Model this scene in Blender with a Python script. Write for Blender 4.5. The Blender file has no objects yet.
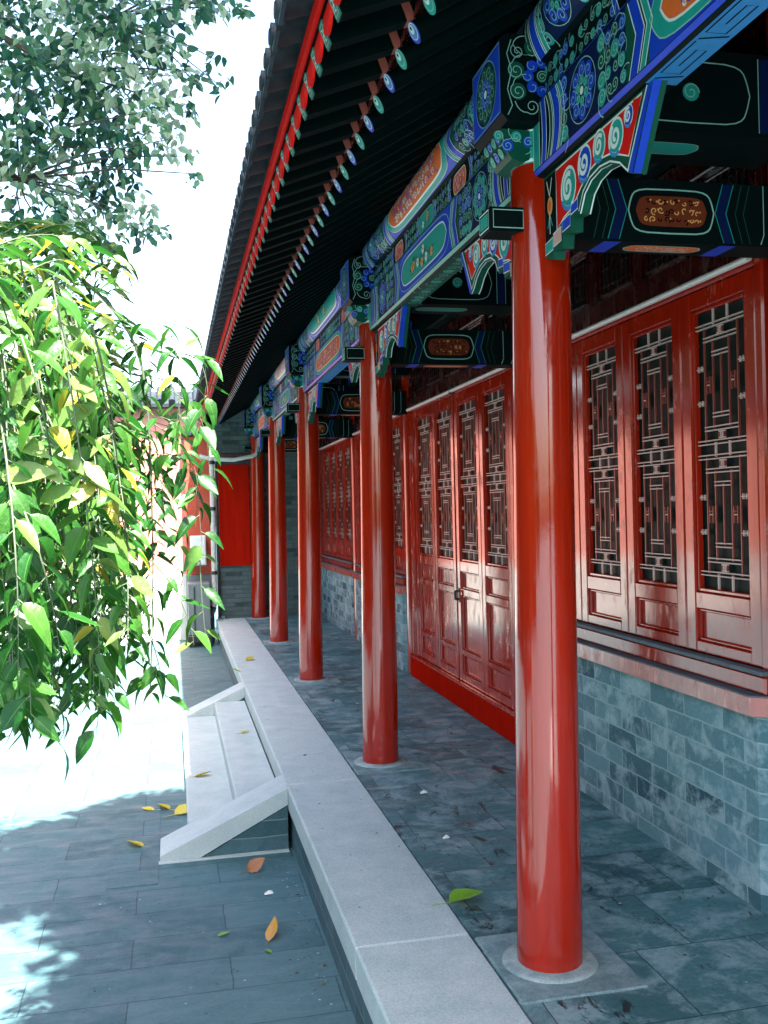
import bpy, math, random
from mathutils import Vector, Matrix
random.seed(7)
R = math.radians
K = 1.83                      # eye height above the courtyard; every z below is relative to the eye
scene = bpy.context.scene
col = scene.collection

# ------------------------------------------------------------------ materials
def nt(name):
    m = bpy.data.materials.new(name); m.use_nodes = True
    t = m.node_tree; b = t.nodes['Principled BSDF']
    return m, t, b
def N(t, kind, **kw):
    n = t.nodes.new(kind)
    for k, v in kw.items():
        if hasattr(n, k): setattr(n, k, v)
        else: n.inputs[k.replace('_', ' ')].default_value = v
    return n
def L(t, a, b): t.links.new(a, b)
def coords(t, scale=(1, 1, 1), rot=(0, 0, 0), loc=(0, 0, 0)):
    c = N(t, 'ShaderNodeNewGeometry'); m = N(t, 'ShaderNodeMapping')
    m.inputs['Scale'].default_value = scale; m.inputs['Rotation'].default_value = rot; m.inputs['Location'].default_value = loc
    L(t, c.outputs['Position'], m.inputs['Vector']); return m.outputs['Vector']
def noise(t, vec, scale, detail=5, rough=.6, dist=0):
    n = N(t, 'ShaderNodeTexNoise'); n.inputs['Scale'].default_value = scale; n.inputs['Detail'].default_value = detail
    n.inputs['Roughness'].default_value = rough; n.inputs['Distortion'].default_value = dist
    L(t, vec, n.inputs['Vector']); return n.outputs['Fac']
def ramp(t, fac, stops):
    r = N(t, 'ShaderNodeValToRGB'); e = r.color_ramp.elements
    while len(e) < len(stops): e.new(.5)
    for i, (p, c) in enumerate(stops): e[i].position = p; e[i].color = (*c, 1) if len(c) == 3 else c
    L(t, fac, r.inputs['Fac']); return r.outputs['Color']
def g(v): return (v, v, v)
def mix(t, fac, a, b, mode='MIX'):
    m = N(t, 'ShaderNodeMix'); m.data_type = 'RGBA'; m.blend_type = mode
    for s, v in ((0, fac), (6, a), (7, b)):
        if hasattr(v, 'links'): L(t, v, m.inputs[s])
        else: m.inputs[s].default_value = v if s == 0 else (*v, 1)
    return m.outputs[2]
def bump(t, b, h, strength=.3, dist=.01):
    n = N(t, 'ShaderNodeBump'); n.inputs['Strength'].default_value = strength; n.inputs['Distance'].default_value = dist
    L(t, h, n.inputs['Height']); L(t, n.outputs['Normal'], b.inputs['Normal'])

M = {}
def flat(name, c, rough=.5, var=.25, sc=40, bs=.08, spec=.5):
    m, t, b = nt(name)
    v = coords(t); n = noise(t, v, sc)
    c2 = tuple(x * (1 - var) for x in c)
    L(t, mix(t, n, c2, c), b.inputs['Base Color'])
    b.inputs['Roughness'].default_value = rough; b.inputs['Specular IOR Level'].default_value = spec
    bump(t, b, noise(t, v, sc * 3), bs, .004)
    M[name] = m; return m

flat('blue', (.004, .05, .50), .5, spec=.25); flat('light_blue', (.03, .22, .50), .45)
flat('teal', (.008, .32, .26), .5, spec=.25); flat('green', (.003, .075, .045), .5, spec=.15)
flat('deep', (.0012, .006, .006), .6, spec=.06); flat('shaded_orange', (.17, .028, .010), .6, spec=.1); flat('white', (.72, .74, .70), .5, .15)  # the red-brown is tie-beam orange with porch shade mixed in
flat('orange', (.85, .14, .03), .5, spec=.1); flat('peach', (.85, .36, .10), .5)
flat('pink', (.72, .36, .30), .5); flat('black', (.002, .002, .003), .5, spec=.05)
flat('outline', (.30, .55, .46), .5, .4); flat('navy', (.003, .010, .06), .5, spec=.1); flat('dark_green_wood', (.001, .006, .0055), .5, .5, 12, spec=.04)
flat('fly_green', (.015, .15, .11), .5); flat('red_fascia', (.72, .010, .006), .5, .2, 10, spec=.1)
flat('raw_pink', (.42, .085, .06), .6, .5, 60)
flat('lattice', (.28, .05, .035), .3, .6, 25); flat('lattice_light', (.62, .42, .37), .35, .3, 60)  # lattice_light: specular edges of the red bars put into a pale colour
flat('pale_bar', (.74, .60, .56), .4, .3, 30)  # white reflection on the glossy rail painted into its colour
flat('iron', (.02, .02, .02), .4); flat('white_pipe', (.62, .61, .56), .5, .5, 25, .2)
flat('grey_paint', (.15, .175, .18), .5, .35, 12); flat('white_box', (.7, .7, .68), .5)
flat('scrap_paper', (.75, .73, .68), .7)

# red lacquer of the columns
def lacquer(name, c, rough, grain, wear):
    m, t, b = nt(name)
    v = coords(t, (22, 22, 1.2)); n = noise(t, v, 1, 6, .65)
    v2 = coords(t); n2 = noise(t, v2, 3.5, 6, .65)
    dark = tuple(x * .62 for x in c)
    base = mix(t, ramp(t, n, [(.3, g(0)), (.75, g(1))]), dark, c)
    w = ramp(t, noise(t, coords(t, (9, 9, 2.2)), 2.2, 9, .75), [(.66 - wear, g(0)), (.70 - wear, g(1))])
    base = mix(t, w, base, (min(1, c[0] * 1.15), .07 + c[1], .045 + c[2])) if wear > 0 else base
    L(t, base, b.inputs['Base Color'])
    rr = N(t, 'ShaderNodeMapRange'); rr.inputs['To Min'].default_value = .35; rr.inputs['To Max'].default_value = .5
    L(t, n2, rr.inputs['Value']); L(t, rr.outputs['Result'], b.inputs['Roughness'])
    b.inputs['Specular IOR Level'].default_value = 0
    b.inputs['Coat Weight'].default_value = 1; b.inputs['Coat Roughness'].default_value = rough * .6; b.inputs['Coat IOR'].default_value = 1.68 if 'lacq' in name else 1.66
    bump(t, b, n, grain, .004)
    st_ = noise(t, coords(t, (55, 55, 1.1)), 1, 5, .7); cb = N(t, 'ShaderNodeBump'); cb.inputs['Strength'].default_value = .055 if rough < .2 else .2; cb.inputs['Distance'].default_value = .004
    sc_ = N(t, 'ShaderNodeMath', operation='ADD'); L(t, st_, sc_.inputs[0]); L(t, noise(t, coords(t), 14, 6, .7), sc_.inputs[1])
    L(t, sc_.outputs[0], cb.inputs['Height']); L(t, cb.outputs['Normal'], b.inputs['Coat Normal'])
    dust = ramp(t, noise(t, coords(t, (3, 3, 1.4)), 5, 9, .75), [(.52, g(rough * .6)), (.72, g(min(.6, rough * 3.2)))])
    L(t, dust, b.inputs['Coat Roughness'])
    M[name] = m
lacquer('red_lacquer', (.42, .015, .002), .10, .11, 0)
lacquer('red_wood', (.42, .015, .003), .15, .18, .03)
lacquer('red_panel', (.48, .012, .004), .6, .1, 0)
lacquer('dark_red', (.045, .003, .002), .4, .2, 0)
M['red_panel'].node_tree.nodes['Principled BSDF'].inputs['Coat Weight'].default_value = 0

def stone(name, lo, hi, sc=6, rough=.75, speck=True, bs=.25):
    m, t, b = nt(name); v = coords(t)
    n = noise(t, v, sc, 9, .65); f = noise(t, v, 160, 3, .6)
    c = mix(t, ramp(t, n, [(.3, g(0)), (.7, g(1))]), lo, hi)
    if speck: c = mix(t, .35, c, ramp(t, f, [(.35, g(.3)), (.65, g(1))]), 'MULTIPLY')
    L(t, c, b.inputs['Base Color']); b.inputs['Roughness'].default_value = rough; b.inputs['Specular IOR Level'].default_value = .25
    hh = N(t, 'ShaderNodeMath', operation='ADD'); L(t, f, hh.inputs[0]); L(t, noise(t, v, 22, 6, .7), hh.inputs[1]); bump(t, b, hh.outputs[0], bs, .006); M[name] = m
stone('kerb_stone', (.37, .445, .445), (.50, .55, .54)); stone('ring_stone', (.13, .21, .22), (.42, .48, .47), 11); stone('plinth', (.07, .145, .16), (.28, .37, .38), 9)
stone('sill_slab', (.09, .115, .13), (.17, .20, .215), 8); stone('mortar', (.30, .34, .34), (.36, .4, .4), 8)
stone('roof_tile', (.008, .012, .016), (.035, .045, .055), 12, .6); stone('plaster', (.5, .48, .45), (.6, .58, .55), 4)
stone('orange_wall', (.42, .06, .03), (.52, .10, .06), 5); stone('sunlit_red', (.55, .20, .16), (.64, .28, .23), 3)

def bricks(name, plane, bw, bh, mortar, c1, c2, cm, blotch, rough=.8, strength=.5, offset=.5, shift=(0, 0, 0), wet=None, msmooth=.1):
    m, t, b = nt(name)
    geo = N(t, 'ShaderNodeNewGeometry'); sep = N(t, 'ShaderNodeSeparateXYZ'); L(t, geo.outputs['Position'], sep.inputs[0])
    comb = N(t, 'ShaderNodeCombineXYZ')
    o = {'X': 0, 'Y': 1, 'Z': 2}
    L(t, sep.outputs[o[plane[0]]], comb.inputs[0]); L(t, sep.outputs[o[plane[1]]], comb.inputs[1])
    mp = N(t, 'ShaderNodeMapping'); mp.inputs['Location'].default_value = shift; L(t, comb.outputs[0], mp.inputs['Vector'])
    br = N(t, 'ShaderNodeTexBrick'); br.offset = offset
    br.inputs['Scale'].default_value = 1; br.inputs['Brick Width'].default_value = bw; br.inputs['Row Height'].default_value = bh
    br.inputs['Mortar Size'].default_value = mortar; br.inputs['Mortar Smooth'].default_value = msmooth; br.inputs['Bias'].default_value = 0
    br.inputs['Color1'].default_value = (0, 0, 0, 1); br.inputs['Color2'].default_value = (1, 1, 1, 1); br.inputs['Mortar'].default_value = (.5, .5, .5, 1)
    wob = N(t, 'ShaderNodeMix'); wob.data_type = 'VECTOR'; wob.inputs[0].default_value = .012
    nn = N(t, 'ShaderNodeTexNoise'); nn.inputs['Scale'].default_value = 9; L(t, geo.outputs['Position'], nn.inputs['Vector'])
    L(t, mp.outputs[0], wob.inputs[4]); L(t, nn.outputs['Color'], wob.inputs[5]); L(t, wob.outputs[1], br.inputs['Vector'])
    v = geo.outputs['Position']
    c = ramp(t, br.outputs['Color'], [(0, c1), (.12, c1), (.3, tuple((a + d) / 2 for a, d in zip(c1, c2))), (1, c2)])
    vm_ = N(t, 'ShaderNodeVectorMath', operation='MULTIPLY_ADD'); vm_.inputs[1].default_value = (7, 11, 5); L(t, br.outputs['Color'], vm_.inputs[0]); L(t, v, vm_.inputs[2])
    n = noise(t, vm_.outputs[0], 5, 9, .72, .4)
    c = mix(t, ramp(t, n, [(.47, g(0)), (.60, g(.85))]), c, blotch)
    c = mix(t, .5, c, ramp(t, noise(t, v, 55, 5, .7), [(.3, g(.45)), (.7, g(1))]), 'MULTIPLY')
    c = mix(t, br.outputs['Fac'], c, cm)
    L(t, c, b.inputs['Base Color'])
    inv = N(t, 'ShaderNodeMath', operation='SUBTRACT'); inv.inputs[0].default_value = 1; L(t, br.outputs['Fac'], inv.inputs[1])
    ad = N(t, 'ShaderNodeMath', operation='MULTIPLY_ADD'); ad.inputs[1].default_value = .35
    L(t, noise(t, v, 70, 4, .7), ad.inputs[0]); L(t, inv.outputs[0], ad.inputs[2])
    bump(t, b, ad.outputs[0], strength, .006)
    if wet:
        L(t, ramp(t, noise(t, coords(t, (1.5, 4, 1)), 3, 8, .7, .6), [(.35, g(wet[0])), (.65, g(wet[1]))]), b.inputs['Roughness'])
    else: b.inputs['Roughness'].default_value = rough
    M[name] = m
bricks('grey_brick', 'YZ', .285, .0905, .0035, (.015, .085, .11), (.15, .30, .335), (.26, .38, .40), (.36, .50, .52), shift=(.1, .055, 0))
bricks('end_brick', 'XZ', .24, .062, .005, (.03, .05, .05), (.11, .15, .15), (.05, .08, .08), (.08, .12, .115), strength=.9)
bricks('kerb_face_brick', 'YZ', .32, .085, .003, (.02, .07, .085), (.06, .13, .15), (.14, .2, .2), (.04, .10, .12))
bricks('porch_paving', 'XY', .42, .42, .0022, (.028, .10, .108), (.075, .19, .205), (.012, .04, .045), (.235, .35, .365), strength=.35, wet=(.30, .7))
bricks('court_paving', 'XY', .78, .27, .003, (.040, .108, .120), (.072, .155, .168), (.015, .05, .058), (.075, .15, .162), strength=.3, shift=(.2, .08, 0), wet=(.5, .85))
# extra dark scuffs on the porch paving
def scuffs(name, sc, amount, colour):
    m = M[name]; t = m.node_tree; b = t.nodes['Principled BSDF']; old = b.inputs['Base Color'].links[0].from_socket
    s = ramp(t, noise(t, coords(t, (3.2, 1.3, 1), (0, 0, .5)), sc, 10, .78, 1.2), [(amount, g(0)), (amount + .05, g(1))])
    L(t, mix(t, s, old, colour), b.inputs['Base Color'])
scuffs('porch_paving', 3.2, .57, (.010, .022, .024)); scuffs('kerb_stone', 2.0, .66, (.24, .28, .285))
scuffs('court_paving', 1.5, .62, (.045, .10, .12))

def glass():
    m, t, b = nt('dark_glass'); b.inputs['Base Color'].default_value = (.002, .012, .011, 1); b.inputs['Roughness'].default_value = .45
    b.inputs['Specular IOR Level'].default_value = .08
    M['glass'] = m
glass()
def leafmat(name, stops, vein, trans):
    m, t, b = nt(name)
    a = N(t, 'ShaderNodeAttribute'); a.attribute_name = 'tint'
    u = N(t, 'ShaderNodeAttribute'); u.attribute_name = 'across'
    c = ramp(t, a.outputs['Fac'], stops)
    v = ramp(t, u.outputs['Fac'], [(0, g(1)), (.10, g(0))])
    c = mix(t, v, c, vein)
    n = noise(t, coords(t), 90, 4); c = mix(t, .4, c, ramp(t, n, [(.3, g(.6)), (.7, g(1))]), 'MULTIPLY')
    L(t, c, b.inputs['Base Color']); b.inputs['Roughness'].default_value = .42
    bump(t, b, noise(t, coords(t), 120, 3), .35, .004)
    tr = N(t, 'ShaderNodeBsdfTranslucent'); L(t, c, tr.inputs['Color'])
    ms = N(t, 'ShaderNodeMixShader'); ms.inputs[0].default_value = trans
    L(t, b.outputs[0], ms.inputs[1]); L(t, tr.outputs[0], ms.inputs[2]); L(t, ms.outputs[0], t.nodes['Material Output'].inputs['Surface'])
    M[name] = m
leafmat('vine_leaf', [(0, (.005, .050, .010)), (.5, (.018, .105, .012)), (.78, (.055, .175, .022)), (.97, (.17, .26, .06)), (1, (.30, .28, .03))], (.09, .22, .05), .45)
leafmat('tree_leaf', [(0, (.008, .055, .055)), (.5, (.035, .15, .075)), (.8, (.20, .36, .17)), (1, (.52, .60, .42))], (.08, .18, .1), .35)
leafmat('yellow_leaf', [(0, (.55, .42, .02)), (1, (.75, .62, .05))], (.6, .5, .1), .2)
leafmat('brown_leaf', [(0, (.30, .10, .03)), (1, (.45, .16, .05))], (.2, .08, .03), .1)
leafmat('amber_leaf', [(0, (.55, .25, .02)), (1, (.65, .33, .02))], (.4, .2, .03), .1)
leafmat('green_leaf', [(0, (.16, .36, .02)), (1, (.22, .42, .03))], (.3, .5, .08), .2)
flat('bark', (.10, .075, .055), .9, .5, 30, .5); flat('stem', (.07, .10, .05), .7, .4)

# ------------------------------------------------------------------ mesh builder
class MB:
    def __init__(s): s.v = []; s.f = []; s.m = []; s.sm = []; s.mats = []; s.tint = []; s.across = []
    def mi(s, m):
        if m not in s.mats: s.mats.append(m)
        return s.mats.index(m)
    def face(s, pts, m, smooth=False):
        i = len(s.v); s.v += [tuple(p) for p in pts]; s.f.append(tuple(range(i, i + len(pts)))); s.m.append(s.mi(m)); s.sm.append(smooth)
    def mesh(s, vs, fs, m, smooth=False):
        i = len(s.v); s.v += [tuple(p) for p in vs]; k = s.mi(m)
        for f in fs: s.f.append(tuple(a + i for a in f)); s.m.append(k); s.sm.append(smooth)
    def box(s, x0, x1, y0, y1, z0, z1, m, bev=0.0):
        if bev <= 0:
            v = [(x, y, z) for x in (x0, x1) for y in (y0, y1) for z in (z0, z1)]
            s.mesh(v, [(0, 1, 3, 2), (4, 6, 7, 5), (0, 4, 5, 1), (2, 3, 7, 6), (0, 2, 6, 4), (1, 5, 7, 3)], m); return
        b = min(bev, (x1 - x0) * .45, (y1 - y0) * .45, (z1 - z0) * .45)
        v = []; idx = {}
        for i, x in enumerate((x0, x1)):
            for j, y in enumerate((y0, y1)):
                for k, z in enumerate((z0, z1)):
                    ix = x + b * (1 - 2 * i); iy = y + b * (1 - 2 * j); iz = z + b * (1 - 2 * k)
                    for ax, p in enumerate(((x, iy, iz), (ix, y, iz), (ix, iy, z))): idx[i, j, k, ax] = len(v); v.append(p)
        q = []
        for a in (0, 1):
            q.append([idx[a, j, k, 0] for j, k in ((0, 0), (1, 0), (1, 1), (0, 1))])
            q.append([idx[j, a, k, 1] for j, k in ((0, 0), (1, 0), (1, 1), (0, 1))])
            q.append([idx[j, k, a, 2] for j, k in ((0, 0), (1, 0), (1, 1), (0, 1))])
            for c in (0, 1):
                q.append([idx[a, c, 0, 0], idx[a, c, 1, 0], idx[a, c, 1, 1], idx[a, c, 0, 1]])
                q.append([idx[a, 0, c, 0], idx[a, 1, c, 0], idx[a, 1, c, 2], idx[a, 0, c, 2]])
                q.append([idx[0, a, c, 1], idx[1, a, c, 1], idx[1, a, c, 2], idx[0, a, c, 2]])
                for d in (0, 1): q.append([idx[a, c, d, 0], idx[a, c, d, 1], idx[a, c, d, 2]])
        s.mesh(v, q, m)
    def tube(s, pts, rads, m, n=12, caps=True, smooth=True):
        pts = [Vector(p) for p in pts]
        if not hasattr(rads, '__len__'): rads = [rads] * len(pts)
        vs = []; fs = []; ref = None
        for i, p in enumerate(pts):
            d = (pts[min(i + 1, len(pts) - 1)] - pts[max(i - 1, 0)]).normalized()
            if ref is None: ref = Vector((0, 0, 1)) if abs(d.z) < .9 else Vector((1, 0, 0))
            a = d.cross(ref).normalized(); b = d.cross(a).normalized(); ref = -b if False else ref
            for k in range(n):
                t = 2 * math.pi * k / n
                vs.append(p + (a * math.cos(t) + b * math.sin(t)) * rads[i])
        for i in range(len(pts) - 1):
            for k in range(n):
                fs.append((i * n + k, i * n + (k + 1) % n, (i + 1) * n + (k + 1) % n, (i + 1) * n + k))
        s.mesh(vs, fs, m, smooth)
        if caps:
            s.face(vs[:n][::-1], m); s.face(vs[-n:], m)
    def lathe(s, c, prof, m, n=40, smooth=True):
        vs = []; fs = []
        for r, z in prof:
            for k in range(n):
                t = 2 * math.pi * k / n; vs.append((c[0] + r * math.cos(t), c[1] + r * math.sin(t), z))
        for i in range(len(prof) - 1):
            for k in range(n): fs.append((i * n + k, i * n + (k + 1) % n, (i + 1) * n + (k + 1) % n, (i + 1) * n + k))
        s.mesh(vs, fs, m, smooth)
    def prism(s, poly, axis, a0, a1, m):       # polygon in the plane normal to axis
        def P(p, a):
            return (a, p[0], p[1]) if axis == 'X' else (p[0], a, p[1]) if axis == 'Y' else (p[0], p[1], a)
        n = len(poly); v = [P(p, a0) for p in poly] + [P(p, a1) for p in poly]
        s.mesh(v, [tuple(range(n)), tuple(range(2 * n - 1, n - 1, -1))] + [(i, i + n, (i + 1) % n + n, (i + 1) % n) for i in range(n)], m)
    def leaf(s, p, d, nrm, ln, w, m, tint, curl=.25, fold=.25):
        d = d.normalized(); side = d.cross(nrm).normalized(); up = side.cross(d).normalized()
        st = ((0, .04), (.12, .62), (.35, 1), (.62, .78), (.84, .38), (1, .02))
        i0 = len(s.v); k = s.mi(m)
        for t, ww in st:
            c = p + d * (ln * t) - up * (curl * ln * t * t)
            for q in (-1, 0, 1):
                s.v.append(tuple(c + side * (q * ww * w * .5) + up * (abs(q) * ww * w * .5 * fold)))
                s.tint.append(tint); s.across.append(abs(q))
        for i in range(len(st) - 1):
            for q in range(2):
                a = i0 + i * 3 + q; s.f.append((a, a + 1, a + 4, a + 3)); s.m.append(k); s.sm.append(True)
    def build(s, name, parent=None, origin=(0, 0, 0), wo=None):
        me = bpy.data.meshes.new(name); ox, oy, oz = wo or (0, 0, 0)
        me.from_pydata([(x - ox, y - oy, z - oz) for x, y, z in s.v], [], s.f)
        for m in s.mats: me.materials.append(M[m])
        me.polygons.foreach_set('material_index', s.m); me.polygons.foreach_set('use_smooth', s.sm)
        if s.tint and len(s.tint) == len(s.v):
            for nm, dat in (('tint', s.tint), ('across', s.across)):
                a = me.attributes.new(nm, 'FLOAT', 'POINT'); a.data.foreach_set('value', dat)
        me.update()
        o = bpy.data.objects.new(name, me); col.objects.link(o)
        if parent: o.parent = parent; o.location = (ox - parent['wx'], oy - parent['wy'], oz - parent['wz'])
        else: o.location = (ox, oy, oz + K)
        o['wx'], o['wy'], o['wz'] = ox, oy, oz
        return o
def tag(o, label=None, cat=None, group=None, kind=None):
    for k, v in (('label', label), ('category', cat), ('group', group), ('kind', kind)):
        if v: o[k] = v
    return o
def empty(name, x, y, z):
    o = bpy.data.objects.new(name, None); col.objects.link(o); o.location = (x, y, z + K)
    o['wx'], o['wy'], o['wz'] = x, y, z; return o

# ------------------------------------------------------------------ painted decoration (thin paint relief, a millimetre proud)
class Dec:
    def __init__(s, mb, f): s.mb = mb; s.f = f
    def span(s, ul, ur, v0, v1, m, h, n=10):
        vs = []; fs = []
        for i in range(n + 1):
            v = v0 + (v1 - v0) * i / n; vs.append(s.f(ul(v), v, h)); vs.append(s.f(ur(v), v, h))
        for i in range(n): fs.append((2 * i, 2 * i + 1, 2 * i + 3, 2 * i + 2))
        s.mb.mesh(vs, fs, m)
    def line(s, pts, w, m, h, closed=False):
        n = len(pts); vs = []; fs = []
        for i, p in enumerate(pts):
            a = pts[(i - 1) % n] if closed or i > 0 else p; b = pts[(i + 1) % n] if closed or i < n - 1 else p
            dx, dy = b[0] - a[0], b[1] - a[1]; l = math.hypot(dx, dy) or 1; nx, ny = -dy / l * w / 2, dx / l * w / 2
            vs.append(s.f(p[0] + nx, p[1] + ny, h)); vs.append(s.f(p[0] - nx, p[1] - ny, h))
        for i in range(n if closed else n - 1):
            j = (i + 1) % n; fs.append((2 * i, 2 * i + 1, 2 * j + 1, 2 * j))
        s.mb.mesh(vs, fs, m)
    def disc(s, u, v, r, m, h, n=14, sy=1):
        s.mb.mesh([s.f(u + r * math.cos(6.2832 * k / n), v + sy * r * math.sin(6.2832 * k / n), h) for k in range(n)], [tuple(range(n))], m)
    def spiral(s, u, v, r, body, lm, h, a0=0, turns=1.4, w=.0035, dirn=1, n=20):
        if body: s.disc(u, v, r, body, h)
        pts = []
        for i in range(n + 1):
            t = i / n; a = a0 + dirn * t * turns * 6.2832; q = r * (1 - t * .82)
            pts.append((u + q * math.cos(a), v + q * math.sin(a)))
        s.line(pts, w, lm, h + .0006)
    def tail(s, u, v, r, body, lm, h, a0, dirn=1, w=.0035):     # a swirl with a curling tail
        s.spiral(u, v, r, body, lm, h, a0, 1.5, w, dirn)
        pts = [(u + (r + r * 1.3 * t) * math.cos(a0 - dirn * t * 1.1), v + (r + r * 1.3 * t) * math.sin(a0 - dirn * t * 1.1)) for t in (0, .25, .5, .75, 1)]
        s.line(pts, w, lm, h + .0006)
    def chev(s, u0, w, a, v0, v1, m, h, lw=.004, dirn=1, sh='V', lm='white'):
        vm, hh = (v0 + v1) / 2, (v1 - v0) / 2
        def off(v):
            t = abs(v - vm) / hh
            return dirn * a * ((1 - t) if sh == 'V' else (1 - t ** 2.2))
        s.span(lambda v: u0 + off(v), lambda v: u0 + w + off(v), v0, v1, m, h)
        if lw:
            for e in (0, w): s.line([(u0 + e + off(v0 + (v1 - v0) * i / 10), v0 + (v1 - v0) * i / 10) for i in range(11)], lw, lm, h + .0006)
    def panel(s, uc, vc, w, hh, m, h, border='white', bw=.006, lobes=True):
        def half(y):
            e = (max(0, 1 - abs(y) ** 5)) ** .2
            return w / 2 * (e if abs(y) > .6 else e * (1 + .035 * (1 - abs(y) / .6) * lobes * 2))
        n = 16; vs = [vc - hh / 2 * math.cos(math.pi * k / n) for k in range(n + 1)]
        pts = [(half((v - vc) / (hh / 2)), v) for v in vs]
        mv = []; fs = []
        for x, v in pts: mv += [s.f(uc - x, v, h), s.f(uc + x, v, h)]
        for k in range(n): fs.append((2 * k, 2 * k + 1, 2 * k + 3, 2 * k + 2))
        s.mb.mesh(mv, fs, m)
        s.line([(uc + x, v) for x, v in pts] + [(uc - x, v) for x, v in pts[::-1]], bw, border, h + .0006, True)
    def rosette(s, u, v, r, h, a='blue', b='teal', q=8, w=.0028, lm='outline'):
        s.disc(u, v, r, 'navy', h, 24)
        for k in range(q):
            t = 6.2832 * k / q; s.spiral(u + r * .70 * math.cos(t), v + r * .70 * math.sin(t), r * .27, a, lm, h + .0005, t + 1.5, 1.2, w, 1, 12)
        for k in range(q - 2):
            t = 6.2832 * (k + .5) / (q - 2); s.spiral(u + r * .34 * math.cos(t), v + r * .34 * math.sin(t), r * .17, b, lm, h + .0012, t, 1.1, w, -1, 10)
        s.disc(u, v, r * .14, 'white', h + .002, 10)
        s.line([(u + r * 1.03 * math.cos(6.2832 * k / 24), v + r * 1.03 * math.sin(6.2832 * k / 24)) for k in range(24)], w, lm, h + .0006, True)
    def swirls(s, u0, u1, v0, v1, r, h, cols=('blue', 'teal', 'green'), lm='outline', w=.0028, rnd=None):
        rnd = rnd or random.Random(3); nu = max(1, round((u1 - u0) / (1.75 * r))); nv = max(1, round((v1 - v0) / (1.75 * r)))
        for i in range(nu):
            for j in range(nv):
                uu = u0 + (i + .5) * (u1 - u0) / nu + rnd.uniform(-.15, .15) * r; vv = v0 + (j + .5) * (v1 - v0) / nv + rnd.uniform(-.1, .1) * r
                s.tail(uu, vv, r * rnd.uniform(.65, .9), cols[(i + j + rnd.randint(0, 1)) % len(cols)], lm, h, rnd.uniform(0, 6.28), rnd.choice((-1, 1)), w)
    def scroll(s, uc, vc, w, hh, m1, m2, h, rnd):            # scattered curls inside a panel
        nu = max(3, int(w / (hh * .25))); nv = 3
        for i in range(nu):
            for j in range(nv):
                uu = uc - w * .42 + w * .84 * (i + .5) / nu + rnd.uniform(-.05, .05) * hh; vv = vc + (j - 1) * hh * .28 + rnd.uniform(-.06, .06) * hh
                q = rnd.uniform(.08, .14) * hh
                s.spiral(uu, vv, q, None, m1 if rnd.random() < .7 else m2, h, rnd.uniform(0, 6), rnd.uniform(.6, 1.2), hh * .04, rnd.choice((-1, 1)), 9)
                if rnd.random() < .35: s.disc(uu + q, vv + q * .4, hh * .035, m2, h + .001, 6)
    def flowers(s, uc, vc, w, hh, h, rnd, n=4):
        for i in range(n):
            uu = uc + rnd.uniform(-.3, .3) * w; vv = vc + rnd.uniform(-.22, .22) * hh
            for k in range(5):
                a = 1.2566 * k; s.disc(uu + .10 * hh * math.cos(a), vv + .10 * hh * math.sin(a), .07 * hh, 'white' if i % 2 else 'peach', h + .0004 * (k % 2), 7)
            s.disc(uu, vv, .05 * hh, 'orange', h + .001, 6)
            for k in range(5):
                a = rnd.uniform(0, 6.28); s.line([(uu + .15 * hh * math.cos(a), vv + .15 * hh * math.sin(a)), (uu + .32 * hh * math.cos(a + .3), vv + .32 * hh * math.sin(a + .3))], .03 * hh, 'deep', h - .0004)

def paint_bay(d, Ln, v0, v1, centre, seed, ends=True, big=True):
    rnd = random.Random(seed); H = v1 - v0; vm = (v0 + v1) / 2
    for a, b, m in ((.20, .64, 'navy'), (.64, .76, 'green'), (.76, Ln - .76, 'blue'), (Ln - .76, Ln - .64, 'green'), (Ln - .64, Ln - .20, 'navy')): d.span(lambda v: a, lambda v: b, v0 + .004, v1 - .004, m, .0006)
    for side in (0, 1):
        sg = 1 if side == 0 else -1; U = (lambda x: x) if side == 0 else (lambda x: Ln - x)
        def band(x0, w, a, m, sh='V', lw=.004):
            u = U(x0) if side == 0 else U(x0 + w)
            d.chev(u, w, a, v0 + .004, v1 - .004, m, .0015, lw, sg, sh)
        band(.004, .05, 0, 'teal'); band(.066, .034, .012, 'blue', 'C')
        band(.112, .022, .028, 'green', 'C'); band(.142, .045, .03, 'blue', 'C'); band(.196, .024, .03, 'teal', 'C')
        uc = U(.375); r = H * .42
        if big:
            d.rosette(uc, vm, r, .0015, 'blue' if side else 'teal', 'teal' if side else 'blue')
            for a, b in ((-.125, 0), (.125, 0)):
                for vv in (v0 + H * .14, v0 + H * .36, v0 + H * .62, v0 + H * .86):
                    d.tail(uc + a + (.02 if abs(vv - vm) < .01 else 0) * (1 if a > 0 else -1), vv, H * .12, rnd.choice(('blue', 'teal', 'green')), 'outline', .002, rnd.uniform(0, 6), rnd.choice((-1, 1)))
            d.swirls(U(.52) - (.0 if side == 0 else .12), U(.52) + (.12 if side == 0 else 0), v0 + .01, v1 - .01, H * .13, .0015, rnd=rnd)
        else:
            a, b = sorted((U(.24), U(.64))); d.swirls(a, b, v0 + .008, v1 - .008, H * .2, .0015, rnd=rnd)
        band(.655, .045, .04, 'blue'); band(.712, .028, .04, 'teal')
    w = Ln - 2 * .845
    m = {'o': 'orange', 't': 'teal', 'p': 'pink'}[centre]
    d.panel(Ln / 2, vm, w + .10, H * .90, 'blue' if centre == 't' else 'teal', .0012, 'outline', .004)
    d.panel(Ln / 2, vm, w, H * .66, m, .0022, 'white', .007)
    if centre == 't': d.flowers(Ln / 2, vm, w * .8, H * .7, .004, rnd, 7)
    else: d.scroll(Ln / 2, vm, w * .98, H * .62, 'white', 'blue', .0035, rnd)

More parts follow.
